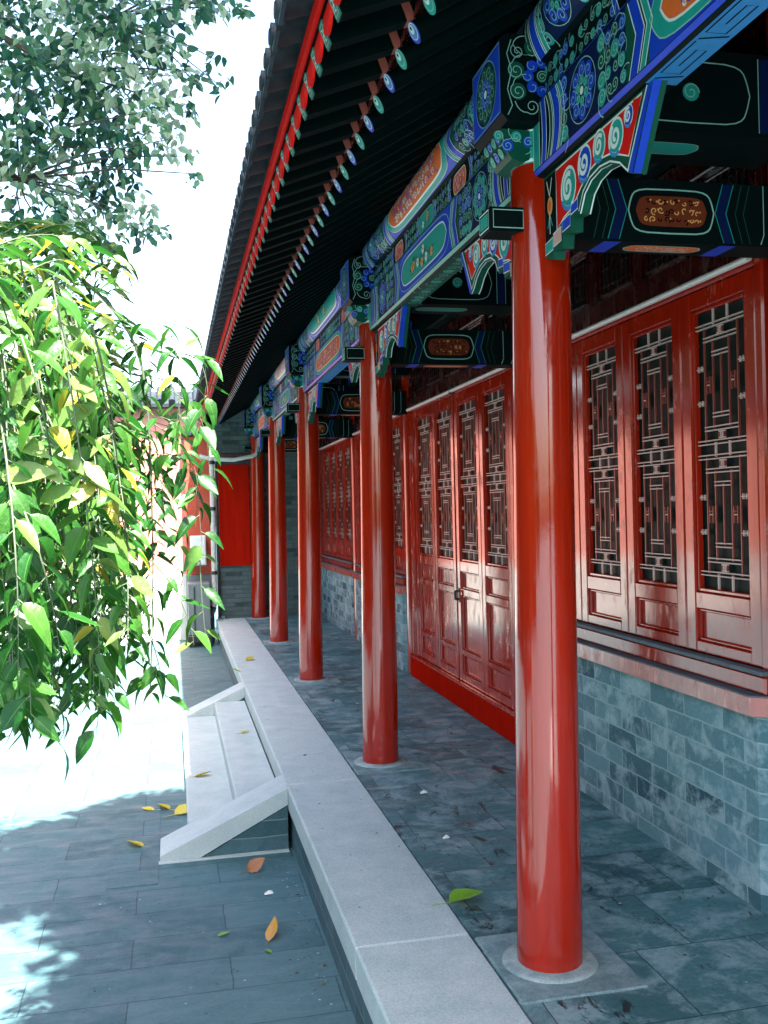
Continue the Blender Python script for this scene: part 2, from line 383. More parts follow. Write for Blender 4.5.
# ------------------------------------------------------------------ layout
CX = 1.178
CY = [.36, 2.97, 5.59, 8.50, 11.13, 13.74]
FZ = -1.5                                  # porch floor
WX = 2.10                                  # window plane
GZ = -1.83                                 # courtyard

# ground
mb = MB(); S = 140
mb.face([(-S, -S, GZ), (S, -S, GZ), (S, S, GZ), (-S, S, GZ)], 'court_paving')
tag(mb.build('ground', wo=(0, 0, GZ)), kind='structure')
# paved strip in front of the steps and kerb
mb = MB(); mb.box(-.36, -.112, 4.9, 8.9, GZ - .05, GZ + .004, 'court_paving')
tag(mb.build('path', wo=(-.2, 5, GZ)), kind='structure')

hall = empty('palace_hall', 3.0, 7.0, GZ)
tag(hall, 'long red timber hall with painted beams and a columned porch on stone terrace', 'building')

# ---- terrace
mb = MB()
mb.box(.60, 6.2, -1.2, 13.88, GZ - .05, FZ - .12, 'kerb_face_brick')
mb.box(.99, 6.2, -1.2, 13.88, FZ - .12, FZ, 'porch_paving')
tr = mb.build('terrace', hall, wo=(1, 0, FZ))
ys = [-1.2, .95, 3.235, 5.27, 7.4, 9.5, 11.6, 13.88]
for a, b in zip(ys[:-1], ys[1:]):
    mb = MB(); mb.box(.578, .987, a + .0015, b - .0015, FZ - .119, FZ + .004, 'kerb_stone', .008)
    mb.build('kerb_slab', tr, wo=(.78, (a + b) / 2, FZ))

# ---- columns
def column(x, y, r0, r1, ztop, ring=True):
    mb = MB()
    prof = [(r0 * 1.0, FZ + .012), (r0 * 1.005, FZ + .05), (r0, FZ + .3), ((r0 + r1) / 2, (FZ + ztop) / 2), (r1, ztop)]
    mb.lathe((x, y), prof, 'red_lacquer', 48)
    if ring: mb.v = [(a + .030 * max(0, (c - FZ)) / 2.7, b, c) for a, b, c in mb.v]
    c = mb.build('column', hall, wo=(x, y, FZ))
    if ring:
        mb = MB(); mb.lathe((x + .029, y), [(r1 * 1.01, 1.10), (r1 * 1.03, 1.105), (r1 * 1.03, 1.225), (r1, 1.23)], 'teal', 40)
        x0_ = x; x = x + .029
        for z in (1.103, 1.20): mb.lathe((x, y), [(r1 * 1.035, z), (r1 * 1.05, z + .003), (r1 * 1.05, z + .008), (r1 * 1.035, z + .011)], 'white', 40)
        mb.lathe((x, y), [(r1 * 1.032, 1.15), (r1 * 1.04, 1.152), (r1 * 1.032, 1.154)], 'green', 40)
        mb.build('painted_collar', c, wo=(x, y, 1.1)); x = x0_
        mb = MB(); mb.box(.993, x + .235, y - .235, y + .235, FZ - .03, FZ + .0055, 'plinth', .006)
        mb.lathe((x, y), [(.158, FZ + .003), (.155, FZ + .010), (.142, FZ + .014), (.0, FZ + .014)], 'ring_stone', 48)
        mb.build('base_stone', c, wo=(x, y, FZ))
    return c
for y in CY: column(CX, y, .106, .094, 1.22)
for y in CY: column(2.19, y, .12, .115, 1.75, False)

# ---- purlin, pad board and eave beam for every bay
FT, FB = 1.285, 1.046
for i in range(5):
    ya, yb = CY[i], CY[i + 1]; sch = ['ooo', 'oot', 'too', 'pot', 'tpo'][i]; far = i > 2
    # eave beam
    FX = 1.155
    y0, y1 = ya + .085, yb - .085; Ln = y1 - y0; mb = MB(); b = .018
    poly = [(FX + b, FB), (1.275 - b, FB), (1.275, FB + b), (1.275, FT - b), (1.275 - b, FT), (FX + b, FT), (FX, FT - b), (FX, FB + b)]
    mb.prism(poly, 'Y', y0, y1, 'deep')
    d = Dec(mb, lambda u, v, h: (FX - h, y0 + u, v)); paint_bay(d, Ln, FB + b, FT - b, sch[2], i * 5 + 1)
    # thin rounded arrises keep the paint continuous
    for z, dz in ((FB + .006, -1), (FT - .006, 1)):
        mb.face([(FX + .006, y0, z), (FX + .006, y1, z), (FX - .0015, y1, z - dz * .013), (FX - .0015, y0, z - dz * .013)], 'blue' if i % 2 == 0 else 'teal')
    # underside key fret
    d = Dec(mb, lambda u, v, h: (FX + .018 + v, y0 + u, FB - h))
    um = 'light_blue' if i % 2 == 0 else 'green'
    d.span(lambda v: .70, lambda v: Ln - .70, .0, .085, um, .0012, 1)
    lm = 'deep' if i % 2 == 0 else 'outline'
    uu = .72
    while uu < Ln - .82:
        if i % 2 == 0:
            d.line([(uu, .01), (uu + .16, .01), (uu + .16, .06), (uu + .04, .06), (uu + .04, .035), (uu + .12, .035)], .004, lm, .002)
            d.line([(uu + .17, .075), (uu + .19, .01)], .006, lm, .002); uu += .20
        else:
            d.tail(uu + .03, .042, .026, 'teal' if int(uu * 20) % 2 else None, lm, .002, uu * 9, 1, .003); uu += .065
    mb.build('eave_beam', hall, wo=(CX, (ya + yb) / 2, FB))
    # pad board
    y0, y1 = ya + .11, yb - .11; Ln = y1 - y0; mb = MB(); mb.box(1.178, 1.255, y0, y1, FT + .001, 1.40, 'deep')
    d = Dec(mb, lambda u, v, h: (1.178 - h, y0 + u, v)); rnd = random.Random(i)
    n = 9
    for k in range(n):
        uc = Ln * (k + .5) / n; w = Ln / n
        if k in (2, 6): d.panel(uc, 1.335, w * .62, .082, 'orange' if not far else 'pink', .002, 'white', .004); d.scroll(uc, 1.335, w * .55, .075, 'white', 'blue', .003, rnd)
        elif k == 4: d.panel(uc, 1.335, w * .92, .086, 'teal', .002, 'outline', .004); d.flowers(uc, 1.335, w * .7, .11, .0035, rnd, 3)
        else: d.swirls(uc - w / 2 + .01, uc + w / 2 - .01, 1.292, 1.384, .022, .0015, rnd=rnd)
        if k in (2, 4, 6):
            for e in (-.5, .5): d.chev(uc + e * w - .012, .024, .02 if e > 0 else -.02, 1.29, 1.385, 'blue', .0016, .003)
    mb.build('pad_board', hall, wo=(CX, (ya + yb) / 2, FT))
    # purlin
    y0, y1 = ya + .002, yb - .002; Ln = y1 - y0; rr = .10; zc = 1.482; PX = 1.215; mb = MB()
    mb.tube([(PX, y0, zc), (PX, y1, zc)], rr, 'deep', 28)
    def pf(u, v, h, y0=y0):
        a = v / rr; return (PX - (rr + h) * math.cos(a), y0 + u, zc + (rr + h) * math.sin(a))
    d = Dec(mb, pf)
    # wrap the standard pattern round the visible half
    paint_bay(Dec(mb, lambda u, v, h: pf(u, v, h + .0006)), Ln, -.105, .085, sch[0], i * 7 + 3)
    mb.build('purlin', hall, wo=(CX, (ya + yb) / 2, zc))

# ---- beam heads, tie beams, brackets at every column
def queti(y, sg, parent):
    pr = [(.09, .984), (.86, .984), (.735, .80), (.70, .815), (.66, .845), (.60, .868), (.53, .876), (.46, .868), (.41, .845), (.375, .80),
          (.315, .805), (.31, .765), (.245, .775), (.235, .735), (.17, .745), (.16, .72), (.09, .74)]
    Z = lambda z: FB - (.985 - z) * 1.04
    A = lambda a: .09 + (a - .09) * .93
    mb = MB(); poly = [(y + sg * A(a), Z(z)) for a, z in pr]
    mb.prism(poly, 'X', 1.184, 1.222, 'green')
    d = Dec(mb, lambda u, v, h: (1.184 - h, y + sg * A(u), Z(v)))
    inner = [(.20, .975), (.80, .975), (.715, .85), (.66, .872), (.60, .893), (.53, .902), (.45, .893), (.385, .862), (.33, .83), (.26, .82), (.20, .80)]
    mb.mesh([d.f(a, z, .0012) for a, z in inner], [tuple(range(len(inner)))], 'red_fascia')
    d.line(inner, .005, 'white', .0018, True)
    d.line([(a, z + .006) for a, z in pr[2:10]], .005, 'white', .002)
    # scrolls
    for (a, z, r, m1, a0) in ((.30, .895, .048, 'teal', 1), (.425, .925, .04, 'blue', 2.4), (.53, .938, .034, 'teal', .6), (.64, .925, .038, 'teal', 2), (.72, .95, .022, 'blue', 1)):
        d.disc(a, z, r * 1.28, 'white', .0022, 18); d.disc(a + r * .05, z, r * 1.08, m1, .0028, 18)
        d.spiral(a, z, r * .85, None, 'white', .0034, a0, 1.5, r * .32)
        d.line([(a + r * (1.2 + .0) * math.cos(q), z + r * 1.25 * math.sin(q)) for q in (3.6, 4.1, 4.6, 5.1)], r * .28, 'light_blue', .0024)
    d.line([(.75, .97), (.79, .965), (.77, .945), (.755, .92)], .012, 'red_fascia', .003)
    # bud beside the column
    mb.mesh([d.f(*p, .0012) for p in ((.10, .975), (.19, .975), (.19, .80), (.10, .78))], [(0, 1, 2, 3)], 'deep')
    d.disc(.145, .885, .022, 'peach', .002, 12, 1.3); d.disc(.145, .885, .012, 'orange', .003, 10, 1.4)
    for e in (-1, 1): d.line([(.145, .915), (.145 + e * .012, .94), (.145 + e * .022, .965)], .005, 'white', .003); d.line([(.145, .86), (.145 + e * .02, .82)], .006, 'teal', .003)
    d.line([(.145, .86), (.145, .80)], .005, 'white', .0035)
    # stepped foot blocks
    for (a0, a1, z0, z1, m) in ((.10, .165, .745, .785, 'teal'), (.17, .235, .755, .80, 'pink'), (.245, .31, .78, .818, 'blue'), (.315, .37, .812, .845, 'blue')):
        q = [(a0, z0), (a1, z0 + .004), (a1, z1), (a0, z1 - .006)]
        mb.mesh([d.f(*p, .002) for p in q], [(0, 1, 2, 3)], m); d.line(q, .0035, 'white', .0028, True)
    # slanting painted nose
    n = [(.862, .986), (.737, .80)]
    mb.mesh([(x, y + sg * (A(a) + .004), Z(z)) for a, z in n for x in (1.182, 1.204)], [(0, 1, 3, 2)], 'blue')
    q = [(.835, .98), (.86, .98), (.735, .80), (.712, .812)]
    mb.mesh([d.f(*p, .0028) for p in q], [(0, 1, 2, 3)], 'blue'); d.line([(.832, .982), (.709, .812)], .006, 'white', .0035)
    # curved soffit with white lines
    for k in range(2, 9):
        (a, z), (a2, z2) = pr[k], pr[k + 1]
        for x in (1.186, 1.216): mb.mesh([(x, y + sg * A(a), Z(z) - .0012), (x + .004, y + sg * A(a), Z(z) - .0012), (x + .004, y + sg * A(a2), Z(z2) - .0012), (x, y + sg * A(a2), Z(z2) - .0012)], [(0, 1, 2, 3)], 'white')
    return mb.build('sparrow_brace', parent, wo=(CX, y, .74))

for i, y in enumerate(CY):
    # beam head reaching out over the column (main beam behind it, porch shade put into its dark paint)
    mb = MB(); hw = .14; xh = 1.03
    poly = [(xh, 1.225), (xh + .02, 1.205), (2.10, 1.205), (2.10, 1.475), (1.05, 1.475), (xh, 1.46)]
    mb.prism(poly, 'Y', y - hw, y + hw, 'deep')
    de = Dec(mb, lambda u, v, h: (xh - h, y + u, v))
    de.span(lambda v: -hw + .004, lambda v: hw - .004, 1.228, 1.452, 'blue', .0012, 1)
    de.line([(-hw + .008, 1.232), (hw - .008, 1.232), (hw - .008, 1.448), (-hw + .008, 1.448)], .004, 'outline', .002, True)
    de.rosette(0, 1.34, .098, .002, 'green', 'blue', 9, .003)
    ds = Dec(mb, lambda u, v, h: (1.03 + u, y - hw - h, v))
    ds.line([(.02, 1.22), (.035, 1.25), (.02, 1.30), (.035, 1.36), (.02, 1.41), (.035, 1.455)], .003, 'outline', .002)
    for (u, v, r) in ((.055, 1.42, .024), (.05, 1.36, .028), (.055, 1.295, .027), (.10, 1.25, .025), (.105, 1.435, .027), (.155, 1.245, .022), (.17, 1.43, .022)):
        ds.tail(u, v, r, 'green' if r > .025 else None, 'outline', .0015, u * 40, 1, .0028)
    for k in range(8):
        a = 6.2832 * k / 8; ds.disc(.135 + .045 * math.cos(a), 1.345 + .045 * math.sin(a), .019, 'blue', .001, 10); ds.spiral(.135 + .045 * math.cos(a), 1.345 + .045 * math.sin(a), .019, None, 'outline', .0016, a, .7, .002, 1, 8)
    ds.spiral(.135, 1.345, .02, 'green', 'outline', .003, 0, 2, .0022)
    # the beam's inner side: long panel and bands
    ds.line([(.33, 1.225), (.33, 1.455)], .004, 'outline', .0015)
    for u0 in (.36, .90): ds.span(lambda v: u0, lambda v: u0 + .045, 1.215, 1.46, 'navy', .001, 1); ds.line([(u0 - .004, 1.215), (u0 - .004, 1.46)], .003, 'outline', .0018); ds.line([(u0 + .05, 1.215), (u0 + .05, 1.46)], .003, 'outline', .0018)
    ds.panel(.65, 1.335, .40, .20, 'deep', .001, 'outline', .004); ds.spiral(.65, 1.335, .03, 'teal', 'outline', .002, 0)
    du = Dec(mb, lambda u, v, h: (1.0 + u, y + v, 1.205 - h))
    du.panel(.62, 0, .30, .10, 'teal', .0012, 'outline', .004)
    bh = mb.build('cross_beam', hall, wo=(1.5, y, 1.205))
    # cloud shaped block between beam head and column
    mb = MB(); w2 = .075
    pr = [(1.05, 1.203), (1.36, 1.203), (1.36, 1.16), (1.20, 1.13), (1.12, 1.10), (1.085, 1.11), (1.07, 1.13), (1.06, 1.14), (1.055, 1.165), (1.042, 1.18)]
    mb.prism(pr, 'Y', y - w2, y + w2, 'green')
    ds = Dec(mb, lambda u, v, h: (u, y - w2 - h, v))
    for u, v, r, m in ((1.04, 1.18, .016, 'teal'), (1.07, 1.15, .02, 'blue'), (1.10, 1.18, .018, 'teal'), (1.14, 1.165, .018, 'blue'), (1.18, 1.18, .014, 'teal')): ds.tail(u, v, r, m, 'outline', .0012, u * 60, 1, .0025)
    dd = Dec(mb, lambda u, v, h: (1.042 - h + max(0, (1.18 - v)) * .5, y + u, v))
    for k in range(4): dd.spiral(-.055 + .037 * k, 1.175, .016, 'teal' if k % 2 else 'blue', 'outline', .002, k, 1.3, .0025)
    for k in range(3): dd.spiral(-.04 + .04 * k, 1.135, .016, 'blue' if k % 2 else 'teal', 'outline', .004, k, 1.3, .0025)
    mb.build('cloud_block', bh, wo=(CX, y, 1.1))
    # tie beam, porch shade painted in as near-black and darkened orange
    mb = MB(); th = .07
    mb.prism([(1.20, .862), (2.10, .862), (2.10, 1.07), (1.20, 1.07)], 'Y', y - th, y + th, 'deep')
    mb.box(1.012, 1.13, y - .055, y + .055, .885, .962, 'deep', .003)
    ds = Dec(mb, lambda u, v, h: (u, y - th - h, v)); rnd = random.Random(i + 50)
    ds.span(lambda v: 1.30, lambda v: 2.08, .866, 1.066, 'deep', .0008, 1)
    for u0, m in ((1.36, 'deep'), (1.90, 'deep')): ds.chev(u0, .03, .025 if u0 < 1.6 else -.025, .868, 1.064, m, .0015, .0025, lm='green')
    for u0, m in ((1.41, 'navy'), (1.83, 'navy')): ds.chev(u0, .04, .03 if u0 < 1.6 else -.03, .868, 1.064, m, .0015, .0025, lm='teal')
    ds.panel(1.64, .965, .29, .145, 'deep', .0015, 'outline', .005); ds.panel(1.64, .965, .245, .105, 'shaded_orange', .0022, 'deep', .004)
    ds.scroll(1.64, .965, .24, .10, 'black', 'peach', .0035, rnd)
    for u0 in (1.97, 2.03): ds.line([(u0, .868), (u0 + .012, .90), (u0 + .012, 1.066)], .003, 'outline', .002)
    du = Dec(mb, lambda u, v, h: (u, y + v, .862 - h))
    du.panel(1.64, 0, .26, .07, 'orange', .0012, 'outline', .005); du.scroll(1.64, 0, .22, .06, 'white', 'peach', .003, rnd)
    for a, b in ((1.40, 1.46), (1.82, 1.88)): du.span(lambda v: a, lambda v: b, -.065, .065, 'blue', .001, 1)
    dx = Dec(mb, lambda u, v, h: (1.012 - h, y + u, v))
    dx.line([(-.045, .895), (.045, .895), (.045, .952), (-.045, .952)], .005, 'white', .001, True); dx.span(lambda v: -.038, lambda v: .038, .902, .945, 'teal', .001, 1)
    dy = Dec(mb, lambda u, v, h: (u, y - .055 - h, v)); dy.line([(1.024, .895), (1.125, .895), (1.125, .952), (1.024, .952)], .0035, 'outline', .001, True)
    tb = mb.build('tie_beam', hall, wo=(1.5, y, .862))
    if i > 0: queti(y, -1, hall)
    if i < 5: queti(y, 1, hall)

# ---- lattice leaf (used by windows and doors); local frame: u along y from 0..w
def lattice(mb, y0, w, zt, zb, x):
    H = zt - zb
    def bar(u0, u1, t0, t1, m, th=.010, xx=0):
        yy0, yy1 = y0 + u0 * w, y0 + u1 * w; za, zb_ = zt - t0 * H, zt - t1 * H
        if abs(t1 - t0) < 1e-6: mb.box(x - .003 + xx, x + .007, yy0, yy1, za - th / 2, za + th / 2, m)
        else: mb.box(x - .001 + xx, x + .006, yy0 - th / 2, yy0 + th / 2, zb_, za, m)
    def hb(u0, u1, t):
        for e in (-.0075, .0075): bar(u0, u1, t + e / H * 1.0, t + e / H * 1.0, 'lattice_light', .0045, -.002)
    a, b, c, dd = .17, .83, .34, .66
    for mir in (0, 1):
        T = (lambda t: t) if not mir else (lambda t: 1 - t)
        hb(.02, .98, T(.056)); hb(a, b, T(.105)); hb(c, dd, T(.16)); hb(c, dd, T(.378)); hb(a, b, T(.425)); hb(.02, .98, T(.474))
        for u in (a, b): bar(u, u, *sorted((T(.056), T(.474))), 'lattice', .0065)
        for u in (c, dd): bar(u, u, *sorted((T(.105), T(.425))), 'lattice', .0065)
        bar(.5, .5, *sorted((T(.16), T(.378))), 'lattice', .0065)
        for u in (.36, .64): bar(u, u, *sorted((T(0), T(.056))), 'lattice_light', .008)
        for t in (.0805, .449):                     # small carved knots
            zc = zt - T(t) * H; yc = y0 + .5 * w
            for e in (-1, 1):
                mb.box(x - .004, x + .006, yc - .019, yc + .019, zc + e * .013 - .0025, zc + e * .013 + .0025, 'lattice_light')
                mb.box(x - .0035, x + .0055, yc + e * .007 - .0022, yc + e * .007 + .0022, zc - .0104, zc + .0104, 'lattice_light')
                mb.box(x - .0038, x + .0052, yc + e * .0165 - .002, yc + e * .0165 + .002, zc - .0104, zc + .0104, 'lattice')
        for t in (.205, .33):
            zc = zt - T(t) * H
            for u in (.085, .915):
                yc = y0 + u * w
                mb.box(x - .004, x + .006, yc - .022, yc + .022, zc - .0022, zc + .0022, 'lattice_light')
                for e in (-1, 1): mb.box(x - .0035, x + .0055, yc + e * .012 - .0022, yc + e * .012 + .0022, zc - .011, zc + .011, 'lattice_light')
        zc = zt - T(.268) * H
        for u in (.255, .745):
            yc = y0 + u * w
            for e in (-1, 1): mb.box(x - .004, x + .006, yc + e * .013 - .0022, yc + e * .013 + .0022, zc - .034, zc + .034, 'lattice')
            mb.box(x - .0035, x + .0055, yc - .010, yc + .010, zc - .0022, zc + .0022, 'lattice_light'); mb.box(x - .005, x + .009, yc - .010, yc + .010, zc + .012, zc + .015, 'lattice')
    for u in (.36, .64): bar(u, u, .474, .526, 'lattice_light', .008)

def frame_ring(mb, x0, x1, y0, y1, z0, z1, t, m, bev=.004):
    mb.box(x0, x1, y0, y0 + t, z0, z1, m, bev); mb.box(x0, x1, y1 - t, y1, z0, z1, m, bev)
    mb.box(x0, x1, y0 + t, y1 - t, z0, z0 + t, m, bev); mb.box(x0, x1, y0 + t, y1 - t, z1 - t, z1, m, bev)

def leaf_panel(y0, y1, ztop, zlat_t, zlat_b, panels, zbot, name, parent, xf=WX):
    mb = MB(); st = .072; g1 = .003
    a, b = y0 + g1, y1 - g1
    mb.box(xf, xf + .05, a, a + st, zbot, ztop, 'red_wood', .006); mb.box(xf, xf + .05, b - st, b, zbot, ztop, 'red_wood', .006)
    cuts = [(zlat_b, zlat_t)] + panels; z = ztop
    for (pb, pt) in cuts:
        mb.box(xf + .001, xf + .049, a + st, b - st, pt, z, 'red_wood', .005); z = pb
    mb.box(xf + .001, xf + .049, a + st, b - st, zbot, z, 'red_wood', .005)
    for (pb, pt) in panels:
        mb.box(xf + .026, xf + .040, a + st, b - st, pb, pt, 'red_wood')
        frame_ring(mb, xf + .012, xf + .027, a + st, b - st, pb, pt, .012, 'red_wood', .004)
    o = mb.build(name, parent, wo=(xf, y0, zbot))
    mb = MB(); frame_ring(mb, xf + .010, xf + .036, a + st, b - st, zlat_b, zlat_t, .016, 'red_wood', .004)
    lattice(mb, a + st + .014, b - a - 2 * st - .028, zlat_t - .014, zlat_b + .014, xf + .020)
    mb.build('lattice', o, wo=(xf, (y0 + y1) / 2, zlat_b))
    mb = MB(); mb.box(xf + .036, xf + .042, a + st, b - st, zlat_b, zlat_t, 'glass'); mb.build('pane', o, wo=(xf, (y0 + y1) / 2, zlat_b))
    return o

def transom(ya, yb, n, parent):
    # upper wall: dark timber with small lattice lights
    z0, z1 = .955, 1.75; mb = MB()
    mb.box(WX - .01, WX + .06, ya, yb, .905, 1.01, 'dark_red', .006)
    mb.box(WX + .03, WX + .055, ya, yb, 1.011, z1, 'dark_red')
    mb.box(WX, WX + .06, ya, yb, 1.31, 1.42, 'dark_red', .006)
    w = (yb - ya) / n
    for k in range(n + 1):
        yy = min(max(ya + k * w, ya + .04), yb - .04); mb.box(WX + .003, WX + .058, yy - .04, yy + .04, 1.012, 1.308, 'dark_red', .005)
    o = mb.build('transom', parent, wo=(WX, (ya + yb) / 2, .905))
    for k in range(n):
        a, b = ya + k * w + .07, ya + (k + 1) * w - .07; mb = MB()
        frame_ring(mb, WX + .010, WX + .028, a, b, 1.03, 1.29, .014, 'dark_red')
        mb.box(WX + .024, WX + .028, a, b, 1.03, 1.29, 'glass')
        for q in range(1, 7): yy = a + (b - a) * q / 7; mb.box(WX + .014, WX + .022, yy - .004, yy + .004, 1.04, 1.28, 'dark_red')
        for zz in (1.075, 1.16, 1.245): mb.box(WX + .012, WX + .020, a + .01, b - .01, zz - .003, zz + .003, 'dark_red')
        mb.build('transom_light', o, wo=(WX, a, 1.03))

def window_bay(i):
    ya, yb = CY[i] + .112, CY[i + 1] - .112; c = CY[i]
    y0 = c + .165; n = 4; p = .53 if i < 4 else .53
    if yb - ya > 2.45: pass
    b = empty('window_bank', WX, c, FZ); b.parent = hall; b.location = (WX - hall['wx'], c - hall['wy'], FZ - hall['wz'])
    mb = MB()
    # surrounding frame
    ys0, ys1 = y0 - .002, y0 + n * p + .002
    mb.box(WX - .006, WX + .07, ya, ys0, -.66, .905, 'red_wood', .008); mb.box(WX - .006, WX + .07, ys1, yb, -.66, .905, 'red_wood', .008)
    mb.box(WX - .03, WX + .07, ya, yb, -.705, -.635, 'red_wood', .008)
    mb.box(WX - .042, WX + .005, ya + .003, yb - .003, -.634, -.617, 'sill_slab', .003)
    mb.box(WX - .004, WX + .068, ys0, ys1, .862, .904, 'red_wood', .005)
    mb.build('frame', b, wo=(WX, c, -.7))
    mb = MB(); mb.tube([(WX - .022, ya + .05, .888), (WX - .022, yb - .05, .888)], .0135, 'pale_bar', 10); mb.build('pale_rail', b, wo=(WX, c, .888))
    for k in range(n):
        leaf_panel(y0 + k * p, y0 + (k + 1) * p, .86, .785, -.365, [(-.565, -.435)], -.615, 'window', b)
    return ya, yb

def brick_apron(i):
    ya, yb = CY[i] + .16, CY[i + 1] - .16; mb = MB()
    x0, x1 = 2.065, 2.30
    poly = [(x0, ya), (x0, yb), (x0 + .09, yb + .10), (x1, yb + .10), (x1, ya - .10), (x0 + .09, ya - .10)]
    mb.prism([(a, b) for a, b in poly], 'Z', FZ - .01, -.782, 'grey_brick')
    w = mb.build('brick_apron', hall, wo=(x0, ya, FZ))
    mb = MB()
    s = .035
    top = [(x0 - s, ya - .01), (x0 - s, yb + .01), (x0 + .08, yb + .12), (x1, yb + .12), (x1, ya - .12), (x0 + .08, ya - .12)]
    mb.prism(top, 'Z', -.7805, -.712, 'pink_sill')
    mb.prism([(a + .002, b) for a, b in top], 'Z', -.7115, -.706, 'sill_slab')
    mb.build('sill', w, wo=(x0, ya, -.78))
lacquer('pink_sill', (.55, .10, .075), .22, .1, .10)

door_bank_i = 2
for i in range(5):
    ya, yb = CY[i] + .112, CY[i + 1] - .112
    transom(ya, yb, 5, hall)
    if i != door_bank_i:
        window_bay(i); brick_apron(i)
# doors
i = 2; ya, yb = CY[i] + .112, CY[i + 1] - .112
b = empty('door_bank', WX, CY[i], FZ); b.parent = hall; b.location = (WX - hall['wx'], CY[i] - hall['wy'], FZ - hall['wz'])
mb = MB(); mb.box(WX - .03, WX + .06, ya, yb, FZ + .001, -1.325, 'red_panel', .006); mb.box(WX - .035, WX + .065, ya, yb, -1.324, -1.30, 'red_wood', .006)
mb.build('threshold', b, wo=(WX, ya, FZ))
mb = MB(); mb.box(WX - .006, WX + .07, ya, 5.775, -1.30, .905, 'red_wood', .008); mb.box(WX - .006, WX + .07, 8.225, yb, -1.30, .905, 'red_wood', .008)
mb.box(WX - .004, WX + .068, 5.775, 8.225, .862, .904, 'red_wood', .005); mb.build('frame', b, wo=(WX, ya, -1.3))
mb = MB(); mb.tube([(WX - .022, ya + .05, .888), (WX - .022, yb - .05, .888)], .0135, 'pale_bar', 10); mb.tube([(WX - .02, 6.98, .86), (WX - .02, 6.98, .93)], .016, 'iron', 10); mb.build('pale_rail', b, wo=(WX, 7, .888))
for k in range(4):
    e = .006 if k in (0, 1) else -.006
    o = leaf_panel(5.78 + .61 * k + (0.012 if k == 2 else 0), 5.78 + .61 * (k + 1) - (.012 if k == 1 else 0), .86, .785, -.395, [(-.60, -.475), (-1.055, -.655), (-1.235, -1.095)], -1.298, 'door', b)
    if k == 1:
        mb = MB(); mb.tube([(WX - .03, 6.955, -.62), (WX - .03, 6.955, -.69)], .009, 'iron', 8)
        for z in (-.625, -.685): mb.box(WX - .032, WX, 6.945, 6.965, z - .008, z + .008, 'iron', .002)
        mb.box(WX - .004, WX + .002, 6.93, 6.975, -.71, -.60, 'iron', .001); mb.build('handle', o, wo=(WX, 6.955, -.65))
# dark interior backing and closing walls so that nothing leaks through
mb = MB(); mb.box(WX + .075, WX + .095, CY[0] + .1, 13.86, FZ, 2.12, 'black'); mb.build('inner_wall', hall, wo=(WX, 7, FZ))
mb = MB(); mb.box(WX + .1, 6.1, -.95, -.75, GZ, 2.0, 'end_brick'); mb.prism([(2.2, 2.0), (6.1, 2.0), (4.15, 3.0)], 'Y', -.95, -.75, 'end_brick')
mb.box(5.9, 6.1, -.75, 13.88, GZ, 2.0, 'end_brick'); mb.build('back_wall', hall, wo=(4, -.8, GZ))
mb = MB(); mb.box(WX, WX + .06, -.75, CY[0] - .1, FZ, 2.2, 'red_wood'); mb.build('plank_wall', hall, wo=(WX, 0, FZ))
# horizontal beams of the inner row, dark
for i in range(5):
    mb = MB(); mb.box(2.02, 2.12, CY[i] + .08, CY[i + 1] - .08, 1.43, 1.60, 'deep', .012)
    d = Dec(mb, lambda u, v, h: (2.02 - h, CY[i] + .08 + u, v)); Ln = CY[i + 1] - CY[i] - .16
    for u0 in (.2, .5, Ln - .55, Ln - .25): d.chev(u0, .05, .03, 1.44, 1.59, 'blue', .0015, .003)
    mb.build('inner_beam', hall, wo=(2.1, CY[i], 1.43))

# ---- roof
SL = .60
def zr(x): return 1.290 + (x - .672) * SL           # centre line of the round rafters
roof = empty('roof', 1.0, 7, 1.3); roof.parent = hall; roof.location = (1 - hall['wx'], 0, 1.3 - hall['wz'])
roof['wx'], roof['wy'], roof['wz'] = 1.0, 7, 1.3
PITCH = .1545; Y00 = 1.46 - 16 * PITCH; NR = 96
Y00 = 2.243 - 20 * PITCH - .035
def rafter_mesh(c):
    mb = MB(); xt = .672; zt_ = zr(xt); d = Vector((1, 0, SL)).normalized(); r = .030; n = 14
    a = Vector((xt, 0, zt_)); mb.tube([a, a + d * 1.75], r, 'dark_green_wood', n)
    up = Vector((-SL, 0, 1)).normalized(); sd = Vector((0, 1, 0))
    def disc(rr, off, m, h, cz=0):
        q = a - d * h; mb.face([q + up * (rr * math.cos(6.2832 * k / n) + cz) + sd * rr * math.sin(6.2832 * k / n) for k in range(n)], m)
    disc(r, 0, c, .0005); disc(r * .80, 0, 'white' if c == 'blue' else 'outline', .0012, .004); disc(r * .70, 0, 'light_blue' if c == 'blue' else 'teal', .0018, .004)
    disc(r * .42, 0, 'white', .0024, .010); disc(r * .18, 0, 'black', .003, .014)
    return mb
